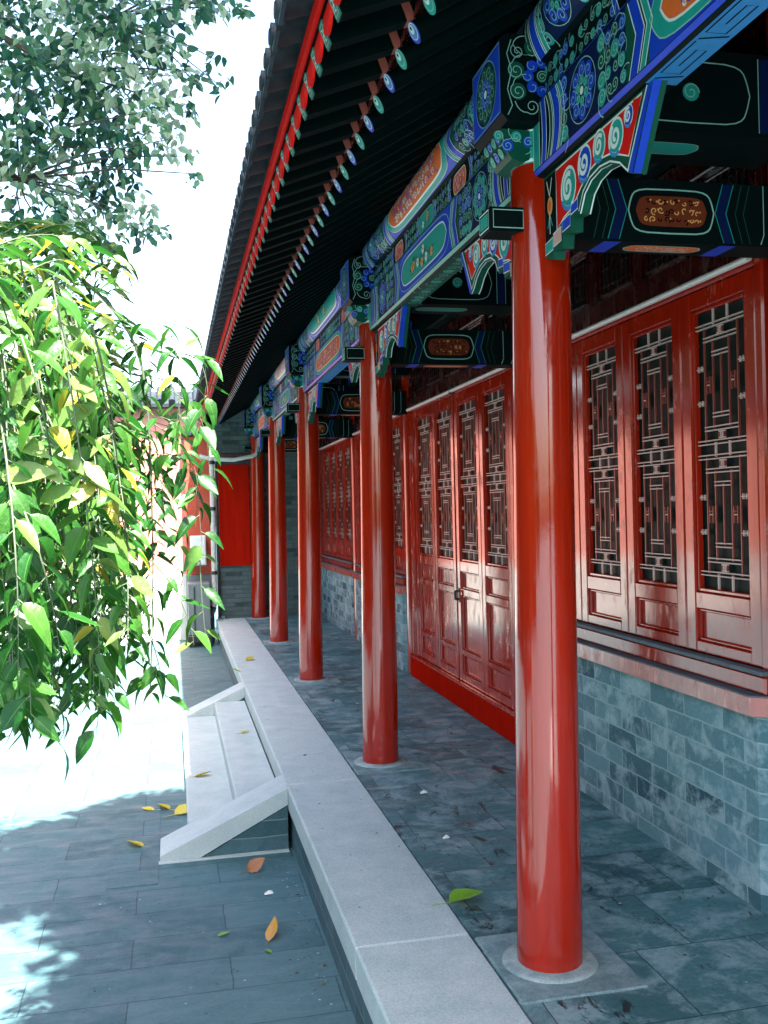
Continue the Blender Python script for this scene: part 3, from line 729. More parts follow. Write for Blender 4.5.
def fly_mesh():
    mb = MB(); d = Vector((1, 0, .38)).normalized(); up = Vector((-.38, 0, 1)).normalized(); a = Vector((.425, 0, 1.262)); w = .0215; h = .034
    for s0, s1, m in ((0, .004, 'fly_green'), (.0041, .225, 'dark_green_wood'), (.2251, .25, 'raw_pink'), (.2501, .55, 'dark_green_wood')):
        vs = [a + d * s + up * u * h + Vector((0, v * w, 0)) for s in (s0, s1) for u in (-1, 1) for v in (-1, 1)]
        mb.mesh(vs, [(0, 1, 3, 2), (4, 6, 7, 5), (0, 4, 5, 1), (2, 3, 7, 6), (0, 2, 6, 4), (1, 5, 7, 3)], m)
    dd = Dec(mb, lambda u, v, hh: tuple(a - d * hh + up * v + Vector((0, u, 0))))
    dd.line([(-.018, -.025), (.018, -.025), (.018, .025), (-.018, .025)], .004, 'outline', .001, True)
    dd.line([(0, -.015), (0, .015)], .0035, 'white', .001); dd.line([(-.010, 0), (.010, 0)], .0035, 'white', .0012)
    dd.line([(-.010, 0), (-.010, .015)], .0035, 'white', .0014); dd.line([(.010, 0), (.010, -.015)], .0035, 'white', .0014)
    dd.line([(0, .015), (.010, .015)], .0035, 'white', .0014); dd.line([(0, -.015), (-.010, -.015)], .0035, 'white', .0014)
    return mb
protoA = rafter_mesh('blue').build('round_rafter', roof, wo=(0, 0, 0)); protoB = rafter_mesh('teal').build('round_rafter', roof, wo=(0, 0, 0))
protoF = fly_mesh().build('flying_rafter', roof, wo=(0, 0, 0))
for k in range(NR):
    y = Y00 + k * PITCH
    for pr, sel in ((protoA, k % 2 == 0), (protoB, k % 2 == 1), (protoF, True)):
        if not sel: continue
        first = (pr is protoF and k == 0) or (pr is protoA and k == 0) or (pr is protoB and k == 1)
        o = pr if first else pr.copy()
        if not first: col.objects.link(o); o.parent = roof
        o.location.y = y + (PITCH / 2 if pr is protoF else 0) * 0 - roof['wy']
YE0, YE1 = Y00 - .08, Y00 + NR * PITCH - .06
YE1 = min(YE1, 13.86)
# boarding above rafters, small fascia at the round rafter tips
mb = MB()
def slab(x0, z0, x1, z1, th, m, ya=None, yb=None):
    ya = YE0 if ya is None else ya; yb = YE1 if yb is None else yb
    mb.prism([(x0, z0), (x1, z1), (x1, z1 + th), (x0, z0 + th)], 'Y', ya, yb, m)
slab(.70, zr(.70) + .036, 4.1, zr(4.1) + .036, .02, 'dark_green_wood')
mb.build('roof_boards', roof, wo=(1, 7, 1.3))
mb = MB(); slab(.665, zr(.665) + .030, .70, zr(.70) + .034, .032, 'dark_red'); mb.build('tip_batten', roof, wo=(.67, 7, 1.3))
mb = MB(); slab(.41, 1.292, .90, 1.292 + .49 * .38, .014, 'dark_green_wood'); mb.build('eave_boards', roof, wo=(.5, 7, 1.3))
# red fascia with scalloped tongues between the flying rafters
mb = MB(); slab(.406, 1.296, .445, 1.306, .03, 'red_fascia')
for k in range(-1, NR):
    y = Y00 + (k + .5) * PITCH; w = PITCH / 2 - .024
    if y > YE1 - .05 or y < YE0 + .05: continue
    pts = [(y - w, 1.30)] + [(y - w * math.cos(math.pi * q / 10), 1.290 - .060 * math.sin(math.pi * q / 10) ** .7) for q in range(11)] + [(y + w, 1.30)]
    mb.prism(pts, 'X', .418, .428, 'red_fascia')
mb.prism([(YE0, 1.31), (YE1, 1.31), (YE1, 1.352), (YE0, 1.352)], 'X', .400, .411, 'red_fascia')
mb.build('red_fascia', roof, wo=(.4, 7, 1.3))
# tiles
mb = MB()
def zt(x):                                # tile bed curve
    if x < .9: return 1.345 + (x - .34) * .36
    return zt(.8999) + (x - .9) * SL if x < 4.15 else 0
xs = [.40, .62, .9, 1.6, 2.6, 4.15]
prof = [(x, zt(x) if x < 4.15 else zt(4.149)) for x in xs]
poly = prof + [(x, z + .03) for x, z in prof[::-1]]
mb.prism(poly, 'Y', YE0, YE1, 'roof_tile')
zrdg = zt(4.149)
mb.prism([(4.151, zrdg), (4.151, zrdg + .03), (8.0, zrdg - 1.92), (8.0, zrdg - 1.95)], 'Y', YE0, YE1, 'roof_tile')
for k in range(-1, NR):
    y = Y00 + (k + .5) * PITCH
    if y > YE1 - .03 or y < YE0: continue
    # channel (pan) tiles, overlapping, curved down in the middle
    for yc, kind in ((y, 'pan'), (y + PITCH / 2, 'cover')):
        if yc > YE1 - .03: continue
        nseg = 7; rr = .052 if kind == 'pan' else .036
        segs = [(.318 if kind == 'pan' else .330, .56), (.50, .80), (.74, 1.05), (1.0, 2.4), (2.3, 4.15)]
        for (xa, xb) in segs:
            vs = []
            for (x, lift) in ((xa, .012), (xb, .0)):
                zb = zt(min(x, 4.149)) + (.02 if kind == 'pan' else .052) + lift
                for q in range(nseg + 1):
                    a = math.pi * q / nseg
                    if kind == 'pan': vs.append((x, yc + rr * 1.25 * math.cos(a), zb - rr * .55 * math.sin(a)))
                    else: vs.append((x, yc + rr * math.cos(a), zb + rr * math.sin(a)))
            n1 = nseg + 1
            top = [(v[0], v[1], v[2] + (.012 if kind == 'pan' else -.008)) for v in vs]
            mb.mesh(vs, [(q, q + 1, q + 1 + n1, q + n1) for q in range(nseg)], 'roof_tile', True)
            mb.mesh(top, [(q, q + 1, q + 1 + n1, q + n1) for q in range(nseg)], 'roof_tile', True)
            mb.mesh(vs[:n1] + top[:n1], [(q, q + 1, q + 1 + n1, q + n1) for q in range(nseg)], 'roof_tile')
        if kind == 'pan':      # drip tile: pointed tongue
            zb = zt(.34) + .012
            pts = [(yc - .062, zb + .024), (yc - .05, zb - .006), (yc - .03, zb - .020), (yc, zb - .040), (yc + .03, zb - .020), (yc + .05, zb - .006), (yc + .062, zb + .024), (yc, zb - .004)]
            mb.mesh([(.318 - (zb - p[1]) * .15, p[0], p[1]) for p in pts] + [(.330 - (zb - p[1]) * .15, p[0], p[1]) for p in pts], [tuple(range(8)), tuple(range(15, 7, -1))] + [(q, q + 8, (q + 1) % 8 + 8, (q + 1) % 8) for q in range(8)], 'roof_tile')
        else:                  # round end tile with a raised rim
            zb = zt(.33) + .058; n = 14
            mb.tube([(.316, yc, zb), (.34, yc, zb)], .040, 'roof_tile', n)
            mb.tube([(.311, yc, zb), (.318, yc, zb)], [.022, .028], 'roof_tile', n)
mb.build('roof_tiles', roof, wo=(2, 7, 1.4))
mb = MB(); mb.box(4.0, 4.3, YE0, YE1, zrdg - .05, zrdg + .28, 'roof_tile', .04); mb.build('ridge', roof, wo=(4.1, 7, zrdg))

# ---- end wall of the porch
ew = MB()
ew.box(.62, 2.16, 13.88, 14.2, GZ, .865, 'end_brick'); ew.box(.58, 2.16, 13.862, 14.2, .86, 1.28, 'end_brick')
ew.prism([(.46, 1.28), (2.16, 1.28), (2.16, 2.15), (1.2, 1.62), (.46, 1.42)], 'Y', 13.866, 14.2, 'end_brick')
for k, xo in enumerate((.54, .50)): ew.box(xo, 2.16, 13.863 - .01 * k, 14.2, 1.20 + .05 * k, 1.245 + .05 * k, 'end_brick')
ew.box(2.16, 6.1, 13.88, 14.2, GZ, 2.0, 'end_brick'); ew.prism([(2.16, 2.0), (6.1, 2.0), (4.15, 3.0)], 'Y', 13.88, 14.2, 'end_brick')
e = ew.build('end_wall', hall, wo=(1, 13.9, GZ))
mb = MB(); mb.box(.655, 1.09, 13.845, 13.88, -.745, .70, 'red_panel', .004); frame_ring(mb, .655, 1.09, 13.84, 13.8801, -.75, .70, .0, 'red_panel') if False else None
mb.build('red_panel', e, wo=(.9, 13.86, -.745))
mb = MB(); mb.box(.62, 1.15, 13.84, 13.88, .742, .858, 'dark_red', .004); mb.build('lintel', e, wo=(.9, 13.86, .742))
mb = MB(); mb.box(.60, .70, 13.835, 13.88, FZ + .005, FZ + .05, 'plinth', .01); mb.build('corner_stone', e, wo=(.65, 13.86, FZ))

# ------------------------------------------------------------------ stone steps
st = empty('stone_steps', .24, 6.9, GZ); tag(st, 'low stone steps with two sloping side slabs up to the hall door', 'steps')
for (z0, z1, x0, x1) in ((GZ - .02, -1.722, .045, .575), (-1.7215, -1.612, .315, .575)):
    mb = MB(); mb.box(x0, x1, 5.50, 8.34, z0, z1, 'kerb_stone', .008); mb.build('step', st, wo=((x0 + x1) / 2, 6.9, z0))
for y0 in (5.20, 8.345):
    y1 = y0 + .295
    mb = MB()
    mb.prism([(-.105, GZ + .004), (-.105, GZ + .030), (.576, -1.498), (.576, -1.585), (.10, GZ + .004)], 'Y', y0, y1, 'kerb_stone')
    o = mb.build('side_slab', st, wo=(.2, y0, GZ))
    mb = MB(); mb.prism([(.112, GZ), (.5755, -1.592), (.5755, GZ)], 'Y', y0 + .012, y1 - .01, 'kerb_face_brick'); mb.build('brick_infill', o, wo=(.4, y0, GZ))
    mb = MB(); mb.box(-.112, .576, y0 - .03, y0 + .01, GZ - .02, GZ + .0045, 'kerb_stone'); mb.build('footing', o, wo=(.2, y0, GZ))

# ------------------------------------------------------------------ neighbouring wall, pipes, cabinet
w = empty('courtyard_wall', -2, 14.4, GZ); tag(w, 'long sunlit red courtyard wall with grey foot and tiled coping behind the foliage', 'wall')
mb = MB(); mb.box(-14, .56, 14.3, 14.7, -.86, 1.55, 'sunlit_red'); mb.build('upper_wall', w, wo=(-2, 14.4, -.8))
mb = MB(); mb.box(-14, .575, 14.28, 14.72, GZ, -.861, 'plaster', .01); mb.build('wall_foot', w, wo=(-2, 14.4, GZ))
mb = MB(); mb.prism([(14.1, 1.551), (14.9, 1.551), (14.9, 1.60), (14.5, 1.82), (14.1, 1.60)], 'X', -14, .55, 'roof_tile')
k = -13.9
while k < .5:
    mb.tube([(k, 14.06, 1.62), (k, 14.5, 1.86)], .045, 'roof_tile', 8); k += .17
mb.build('coping', w, wo=(-2, 14.5, 1.55))
# right pier of lit red wall next to the pipes
p = empty('red_pier', .4, 14.1, GZ); tag(p, 'narrow orange-red wall pier left of the pipes, grey below', 'wall')
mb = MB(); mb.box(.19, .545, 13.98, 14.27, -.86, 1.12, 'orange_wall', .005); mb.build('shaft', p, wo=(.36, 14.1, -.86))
mb = MB(); mb.box(.175, .56, 13.965, 14.275, GZ, -.861, 'grey_paint', .01); mb.build('foot', p, wo=(.36, 14.1, GZ))
mb = MB(); mb.box(.16, .56, 13.95, 14.275, 1.121, 1.20, 'roof_tile', .01); mb.build('cap', p, wo=(.36, 14.1, 1.12))
# pipes
pp = MB(); X0 = .56; Y0 = 13.70
pp.tube([(X0, Y0, .80), (X0, Y0, -1.22), (X0 - .02, Y0, -1.36), (X0 - .12, Y0 - .02, -1.47), (X0 - .16, Y0 - .03, -1.52)], .036, 'white_pipe', 12)
dp = pp.build('drain_pipe', wo=(X0, Y0, GZ)); tag(dp, 'dirty white downpipe standing at the porch corner beside the red panel', 'pipe')
for z in (.45, .05, -.35, -.85, .70):
    mb = MB(); mb.tube([(X0, Y0, z), (X0, Y0, z + .05)], .043, 'iron', 12); mb.build('clamp', dp, wo=(X0, Y0, z))
mb = MB(); mb.tube([(X0 - .015, Y0, -1.30), (X0 - .07, Y0, -1.43)], .045, 'iron', 12); mb.build('clamp', dp, wo=(X0, Y0, -1.3))
pp = MB(); pp.tube([(X0 - .16, Y0 + .06, .82), (X0 + .02, Y0, .77), (X0 + .3, Y0 - .08, .755), (X0 + .56, Y0 - .14, .80), (X0 + .62, Y0 - .15, .83), (X0 + .66, Y0 - .15, .93), (X0 + .665, Y0 - .15, 1.1)], .03, 'white_pipe', 12)
tag(pp.build('conduit', wo=(X0, Y0, .7)), 'white conduit sagging across the top of the red panel', 'pipe')
pp = MB(); pp.tube([(X0 - .20, Y0 + .05, 1.34), (X0 - .14, Y0 + .05, 1.30), (X0 + .0, Y0 + .02, .96), (X0 + .02, Y0, .85)], .024, 'white_pipe', 10)
tag(pp.build('eave_conduit', wo=(X0, Y0, .8)), 'thin white conduit slanting down from the eave corner', 'pipe')
pp = MB(); pp.tube([(X0 + .07, Y0 + .1, .72), (X0 + .07, Y0 + .1, -1.46)], .013, 'iron', 8)
tag(pp.build('black_cable', wo=(X0 + .07, Y0 + .1, FZ)), 'black cable running down beside the white downpipe', 'cable')
pp = MB(); pp.tube([(X0 + .665, Y0 - .03, .9), (X0 + .665, Y0 - .03, -1.49)], .02, 'white_pipe', 8)
tag(pp.build('thin_pipe', wo=(X0 + .66, Y0, FZ)), 'thin grey pipe rising just right of the last column', 'pipe')
# meter box
bx = MB(); bx.box(.24, .46, 13.80, 13.975, -.72, -.30, 'white_box', .01); o = bx.build('meter_box', wo=(.35, 13.8, -.5)); tag(o, 'small white meter box fixed on the orange-red pier', 'box')
bx = MB(); bx.box(.255, .445, 13.79, 13.80, -.70, -.32, 'white_box', .003); bx.build('lid', o, wo=(.35, 13.8, -.5))
# cabinet
cb = empty('metal_cabinet', .3, 13.5, GZ); tag(cb, 'grey metal cabinet with dark base at the corner below the meter box', 'cabinet')
mb = MB(); mb.box(.19, .49, 13.5, 13.9, GZ + .16, -.95, 'grey_paint', .01); mb.build('body', cb, wo=(.3, 13.5, GZ))
mb = MB(); mb.box(.17, .51, 13.46, 13.92, GZ + .06, GZ + .16, 'iron', .01)
for x in (.22, .46): mb.tube([(x, 13.47, GZ + .045), (x, 13.53, GZ + .045)], .04, 'iron', 12)
mb.build('base', cb, wo=(.3, 13.5, GZ))
mb = MB(); mb.box(.265, .285, 13.49, 13.499, GZ + .2, -1.0, 'iron'); mb.build('door_gap', cb, wo=(.3, 13.5, GZ))

# ------------------------------------------------------------------ fallen leaves and scraps
def fallen(x, y, z, ln, w, mat, rz, label, tilt=.25, curl=.5, name='fallen_leaf', stemlen=.5):
    mb = MB(); p = Vector((x, y, z + .012))
    d = Vector((math.cos(rz), math.sin(rz), tilt * .3)); nrm = Vector((tilt * math.sin(rz * 3), tilt * math.cos(rz * 5), 1))
    mb.leaf(p, d, nrm, ln, w, mat, random.random(), curl * -.3, .35)
    mn = min(v[2] for v in mb.v); mb.v = [(a, b, c - mn + z + .003) for a, b, c in mb.v]
    q = Vector(mb.v[1])
    o = mb.build(name, wo=(x, y, z)); tag(o, label, 'leaf', 'fallen leaves')
    if stemlen:
        s2 = MB(); s2.tube([q, q - d * ln * stemlen + Vector((0, 0, .004))], .0016, mat, 5); s2.tint = []; s2.build('leaf_stalk', o, wo=(x, y, z))
fallen(-.03, 6.00, GZ, .16, .11, 'yellow_leaf', .4, 'large yellow leaf by the foot of the steps, lowest of the yellow pile')
fallen(-.06, 6.12, GZ, .11, .08, 'yellow_leaf', 2.4, 'small yellow leaf at the back of the pile by the steps')
fallen(-.15, 6.13, GZ, .08, .05, 'yellow_leaf', 3.0, 'pale yellow leaf at the left of the pile by the steps')
fallen(.10, 6.42, -1.722, .12, .07, 'yellow_leaf', .1, 'flat yellow leaf lying on the lower stone step')
fallen(-.20, 5.47, GZ, .11, .09, 'yellow_leaf', 2.6, 'single yellow leaf left of the near sloping slab')
fallen(.33, 4.93, GZ, .10, .07, 'brown_leaf', .5, 'curled brown leaf in front of the near sloping slab', .8, 1.5)
fallen(.36, 4.11, GZ, .12, .06, 'amber_leaf', 1.1, 'amber leaf lying on the shaded paving nearest the camera', .6, 1.2)
fallen(.99, 3.50, FZ + .006, .145, .12, 'green_leaf', .15, 'bright green leaf on the porch floor left of the nearest column', .1, .3)
fallen(.70, 9.8, FZ + .004, .13, .08, 'yellow_leaf', .9, 'yellow leaf on the terrace kerb, the right one of two')
fallen(.60, 9.15, FZ + .004, .12, .07, 'yellow_leaf', 2.5, 'yellow leaf on the terrace kerb, the left one of two')
fallen(.45, 7.1, -1.612, .07, .05, 'yellow_leaf', .2, 'tiny yellow leaf on the upper stone step')
fallen(.15, 4.22, GZ, .055, .03, 'green_leaf', .3, 'tiny green leaf left of the amber leaf', .1, .3, stemlen=0)
fallen(.36, 4.0, GZ, .04, .025, 'green_leaf', 2.3, 'tiny green scrap of leaf just below the amber leaf', .1, .3, stemlen=0)
for x, y, z, s, lb in ((.41, 4.62, GZ, .022, 'small white scrap below the curled brown leaf'), (1.26, 4.90, FZ, .02, 'white scrap of paper on the porch floor right of the second column'), (1.18, 4.2, FZ, .016, 'white crumb on the porch floor behind the nearest column')):
    mb = MB(); mb.mesh([(x - s, y - s * .5, z + .004), (x + s, y - s * .4, z + .006), (x + s * .8, y + s * .7, z + .012), (x, y + s * .3, z + .018), (x - s * .9, y + s * .6, z + .005)], [(0, 1, 3), (1, 2, 3), (0, 3, 4)], 'scrap_paper')
    tag(mb.build('paper_scrap', wo=(x, y, z)), lb, 'scrap')

lt = MB(); rq = random.Random(5)
for k in range(420):
    if k % 3 == 0: x, y, z = .56 - abs(rq.gauss(0, .05)), rq.uniform(2.6, 5.1), GZ
    elif k % 3 == 1: x, y, z = rq.uniform(-.9, .55), rq.uniform(2.8, 5.1), GZ
    else: x, y, z = rq.uniform(.62, 2.0), rq.uniform(2.6, 8.0), FZ + (.005 if rq.random() < 2 else 0)
    if (x - CX) ** 2 + (y - 2.97) ** 2 < .06 or (x - CX) ** 2 + (y - 5.59) ** 2 < .06: continue
    q = rq.uniform(.0015, .006) * (2 if rq.random() < .06 else 1); a = rq.uniform(0, 6.28); m_ = rq.choice(('bark', 'stem', 'plinth', 'kerb_stone', 'brown_leaf' if False else 'bark'))
    pts = [(x + q * math.cos(a + j * 1.57) * (1.6 if j % 2 else 1), y + q * math.sin(a + j * 1.57), z + .0008) for j in range(4)]
    lt.mesh(pts + [(x, y, z + q * .6)], [(0, 1, 4), (1, 2, 4), (2, 3, 4), (3, 0, 4)], m_)
tag(lt.build('litter', wo=(.5, 4, GZ)), kind='stuff')

# ------------------------------------------------------------------ foliage
FPX = 960; TH = math.atan(212 / 960); RL = .024
def pt(px, py, dist):
    """point in the courtyard seen in that direction of the photograph, at the given distance along the porch"""
    x, y = px - 384, py - 512; xu = x - RL * y; yu = y + RL * x + 2
    d = Vector((xu / FPX * math.cos(TH) + math.sin(TH), math.cos(TH) - xu / FPX * math.sin(TH), -yu / FPX)); return d * (dist / d.y)
rnd = random.Random(11)
def lerp(tab, x):
    for (a, b), (c, d) in zip(tab[:-1], tab[1:]):
        if x <= c: return b + (d - b) * max(0, (x - a)) / (c - a)
    return tab[-1][1]
vine = empty('hanging_bush', -.9, 2.4, GZ); tag(vine, 'leafy bush whose long shoots hang down at the left, sunlit top leaves tinted lighter green', 'plant')
fol = MB(); stm = MB(); stm.tint = []
topc = [(-80, 225), (0, 228), (40, 250), (90, 275), (130, 330), (160, 360), (215, 400)]
botc = [(-80, 735), (0, 740), (55, 735), (98, 722), (104, 655), (130, 650), (150, 600), (215, 650)]
def smooth(P, n=4):
    out = []
    for i in range(len(P) - 1):
        a, b, c, d = P[max(i - 1, 0)], P[i], P[i + 1], P[min(i + 2, len(P) - 1)]
        for k in range(n):
            t = k / n; out.append(.5 * ((2 * b) + (c - a) * t + (2 * a - 5 * b + 4 * c - d) * t * t + (3 * b - a - 3 * c + d) * t ** 3))
    return out + [P[-1]]
def shoot(pts, rad, leafscale, gap, tintbase, droop=.6, first=0):
    pts = smooth([Vector(p) for p in pts])
    stm.tube(pts, [rad * (1 - .7 * i / (len(pts) - 1)) for i in range(len(pts))], 'stem', 6)
    acc = first; side = 1
    for a, b in zip(pts[:-1], pts[1:]):
        d = (b - a); ln = d.length; d.normalize()
        while acc < ln:
            p = a + d * acc; side = -side; acc += gap * rnd.uniform(.7, 1.3)
            az = rnd.uniform(-.9, .9) + (0 if side > 0 else math.pi)
            out = Vector((math.cos(az), math.sin(az) * .8, 0))
            dr = out + Vector((0, 0, -droop * rnd.uniform(.2, 1.6))) + d * .35
            L0 = leafscale * rnd.uniform(.6, 1.2)
            pet = p + dr.normalized() * (L0 * .16); stm.tube([p, pet], .0009, 'stem', 4, False)
            nrm = Vector((rnd.uniform(-.7, .7), rnd.uniform(-.9, .2), 1))
            tint = min(1, max(0, rnd.gauss(tintbase, .2)))
            fol.leaf(pet, dr, nrm, L0, L0 * rnd.uniform(.36, .56), 'vine_leaf', tint, rnd.uniform(-.15, .8), rnd.uniform(.1, .8))
        acc -= ln
# hanging shoots filling the mass
for k in range(128):
    x = rnd.uniform(-75, 122); t = lerp(topc, x); bt = lerp(botc, x)
    dist = rnd.uniform(1.55, 2.7) if k % 4 else rnd.uniform(1.3, 1.6)
    y0 = t + (bt - t) * rnd.choice((0, 0, .1, .25, .45)) + rnd.uniform(0, 40); y1 = min(bt - 14, y0 + rnd.uniform(150, 330))
    if k % 3 == 0: y1 = bt - rnd.uniform(12, 60)
    if y1 - y0 < 50: y0 = y1 - 120
    n = 6; dx = rnd.uniform(-10, 25); pts = []
    for q in range(n + 1):
        s = q / n; xx = x - 30 * (1 - s) ** 2 + dx * s
        pts.append(pt(min(xx, 128 if y0 > 300 else 100), y0 + (y1 - y0) * s, dist + .1 * math.sin(3 * s + k)))
    shoot(pts, .0018, .047, .0185, .42 if (y0 + y1) / 2 > 520 else .72)  # upper shoots tinted lighter, sunlight put into the leaf colour
# arching shoots at the top, reaching right
for k in range(60):
    y0 = rnd.uniform(232, 440); x0 = rnd.uniform(-40, 40); ln = rnd.uniform(60, 150); dist = rnd.uniform(1.7, 2.6)
    x1 = min(x0 + ln, 125 if y0 < 300 else 150)
    pts = [pt(x0 + (x1 - x0) * s, y0 - 22 * math.sin(2.6 * s) + 40 * s * s, dist + .2 * s) for s in (0, .25, .5, .75, 1)]
    shoot(pts, .0018, .052, .019, .74, .30)
# the dark upright stem and its spray on the right
def path(pl, dist): return [pt(a, b, dist) for a, b in pl]
shoot(path([(60, 262), (105, 300), (135, 345), (147, 400), (151, 480), (153, 560), (152, 640), (150, 692)], 2.2), .0045, .052, .032, .5)
for pl, dd, gp in (([(100, 300), (150, 340), (185, 355), (200, 350)], 2.1, .045), ([(120, 330), (165, 375), (195, 385)], 2.3, .04),
               ([(148, 420), (175, 440), (195, 470), (200, 520), (203, 560)], 2.1, .045), ([(150, 380), (185, 400), (205, 430), (210, 480)], 2.2, .045),
               ([(150, 470), (172, 500), (178, 560), (176, 600)], 2.3, .045), ([(151, 560), (175, 590), (190, 625), (194, 645)], 1.9, .045),
               ([(200, 560), (202, 600), (206, 640)], 1.9, .06), ([(152, 640), (160, 670), (166, 700)], 2.2, .04), ([(150, 600), (140, 640), (146, 680)], 2.4, .045),
               ([(110, 420), (135, 470), (140, 530)], 2.2, .04), ([(105, 380), (130, 400), (170, 420), (192, 415)], 2.0, .045), ([(120, 600), (128, 640), (132, 660)], 2.2, .04),
               ([(152, 500), (130, 540), (122, 600)], 2.4, .045), ([(148, 410), (120, 450), (112, 520)], 2.5, .04)):
    shoot(path(pl, dd), .0015, .053, gp * .68, .5, .5)
for k in range(12):
    x = rnd.uniform(120, 200); y = rnd.uniform(330, 470); l = rnd.uniform(50, 130)
    shoot(path([(x - 25, y - 12), (x, y), (x + 8, y + l * .5), (x + rnd.uniform(-6, 10), y + l)], rnd.uniform(1.8, 2.6)), .0013, .050, .030, .5, .5)
# sparse ends below the mass
for pl in ([(20, 700), (12, 730), (5, 745)], [(60, 700), (64, 730), (58, 742)], [(95, 690), (98, 715), (96, 735)], [(-10, 690), (-8, 720)], [(75, 690), (90, 700), (112, 706)]):
    shoot(path(pl, 2.1), .0018, .07, .035, .45, .7)
# large pale leaves nearest the lens
for (x, y, x2, y2, tn) in ((0, 475, 52, 470, .93), (18, 440, 48, 455, .9), (52, 425, 95, 405, .88), (0, 508, 30, 505, .95), (95, 482, 70, 505, .99), (25, 512, 30, 548, .92), (10, 405, 30, 375, .9), (40, 500, 75, 488, .86), (35, 462, 62, 480, .94), (20, 600, 30, 632, .7)):
    a = pt(x, y, 1.3); b2 = pt(x2, y2, 1.27); d = b2 - a
    fol.leaf(a, d, Vector((rnd.uniform(-.2, .2), -1, .45)), d.length * 1.05, d.length * .48, 'vine_leaf', tn, .1, .2)
shoot([pt(-30, 470, 1.32), pt(20, 440, 1.32), pt(60, 450, 1.3), pt(110, 560, 1.32)], .002, .07, .06, .8, .4)
for k in range(60):                        # the side of the bush beyond the left edge of the view
    x = rnd.uniform(-420, -60); dist = rnd.uniform(1.5, 2.7); y0 = rnd.uniform(225, 430); y1 = y0 + rnd.uniform(130, 320)
    shoot([pt(x + 25 * s - 20 * (1 - s) ** 2, y0 + (y1 - y0) * s, dist) for s in (0, .25, .5, .75, 1)], .002, .055, .024, .55)
# woody limbs reaching back to the ground, left of the view
for k in range(7):
    a = Vector((-1.15 + rnd.uniform(-.08, .08), 2.4 + rnd.uniform(-.1, .1), GZ - .02)); e = pt(rnd.uniform(-70, 20), rnd.uniform(240, 330), rnd.uniform(1.9, 2.7))
    mid = Vector((a.x + rnd.uniform(-.1, .1), a.y, -.2)); top = Vector(((a.x + e.x) / 2 - .1, (a.y + e.y) / 2, e.z + .15))
    q_ = smooth([a, mid, top, e], 6); stm.tube(q_, [.016 * (1 - .75 * i / (len(q_) - 1)) for i in range(len(q_))], 'stem', 8)
stm.build('stem', vine, wo=(-.9, 2.4, GZ)); fol.build('foliage', vine, wo=(-.3, 2.2, 0))

# the tree above
tree = empty('courtyard_tree', -2.3, 3.6, GZ); tag(tree, 'tall tree with small blue-green leaves overhanging the courtyard at the upper left', 'tree')
cr = MB(); limbs = MB()
def clump(c, r, n, ls, bright):
    tips = []
    for k in range(n):
        v = Vector((rnd.gauss(0, 1), rnd.gauss(0, 1), rnd.gauss(0, 1))); v.normalize(); p = c + v * r * rnd.random() ** .45
        d = Vector((rnd.uniform(-1, 1), rnd.uniform(-1, 1), rnd.uniform(-1.1, .1)))
        nrm = Vector((rnd.uniform(-.8, .8), rnd.uniform(-.8, .8), 1)); l = ls * rnd.uniform(.6, 1.25)
        cr.leaf(p, d, nrm, l, l * rnd.uniform(.55, .75), 'tree_leaf', min(1, max(0, rnd.gauss(bright, .25))), .15, .25)
def twig(a, b, r):
    m = (a + b) / 2 + Vector((rnd.uniform(-.05, .05), 0, rnd.uniform(0, .08))); limbs.tube([a, m, b], [r, r * .7, r * .35], 'bark', 6)
hubs = [pt(-30, 20, 4.2), pt(60, 70, 4.0), pt(20, 180, 3.9), pt(110, 20, 4.1)]
spec = [(205, 3, 16, 24), (245, 6, 9, 10), (218, 12, 9, 9), (208, 60, 8, 8), (178, 125, 12, 14), (140, 185, 14, 16), (20, 15, 42, 150), (65, 10, 45, 160), (110, 12, 42, 150), (150, 10, 36, 100), (190, 8, 30, 60), (232, 4, 13, 14), (15, 70, 42, 150), (60, 65, 42, 160), (105, 60, 42, 160), (135, 50, 30, 80),
        (155, 40, 22, 40), (150, 78, 26, 45), (172, 68, 20, 32), (185, 62, 14, 18), (205, 88, 13, 14), (222, 86, 10, 10), (20, 125, 40, 150), (70, 115, 40, 140), (110, 110, 38, 130), (145, 110, 28, 60), (170, 104, 20, 34), (185, 108, 12, 14),
        (25, 170, 36, 120), (65, 160, 30, 70), (110, 150, 34, 110), (145, 150, 28, 70), (170, 145, 20, 36), (186, 150, 9, 8), (191, 171, 9, 9), (15, 215, 28, 70), (60, 205, 26, 60), (100, 195, 28, 75), (130, 215, 24, 50), (150, 232, 15, 26), (110, 240, 18, 26), (85, 230, 20, 36), (40, 235, 20, 30)]
for k in range(46): spec.append((rnd.uniform(-420, -30), rnd.uniform(-160, 230), 42, 110))
for (x, y, r, n) in spec:
    for rep in range(2):
        dist = rnd.uniform(3.5, 4.4); c = pt(x + rnd.uniform(-9, 9), y + rnd.uniform(-9, 9), dist)
        clump(c, r / 960 * dist * .92, int(n * .62), .045, .5 if (x + y) % 3 else .95)
    h = min(hubs, key=lambda q: (q - c).length); twig(h, c, .005)
hubs += [pt(-150, 60, 4.0), pt(-280, 0, 3.9), pt(-200, 180, 3.9)]
for h in hubs:
    q_ = smooth([Vector((-2.2, 3.6, 1.9)), (Vector((-2.2, 3.6, 1.9)) + h) / 2 + Vector((.1, 0, .22)), h], 5); limbs.tube(q_, [.032 * (1 - .75 * i / (len(q_) - 1)) for i in range(len(q_))], 'bark', 8)
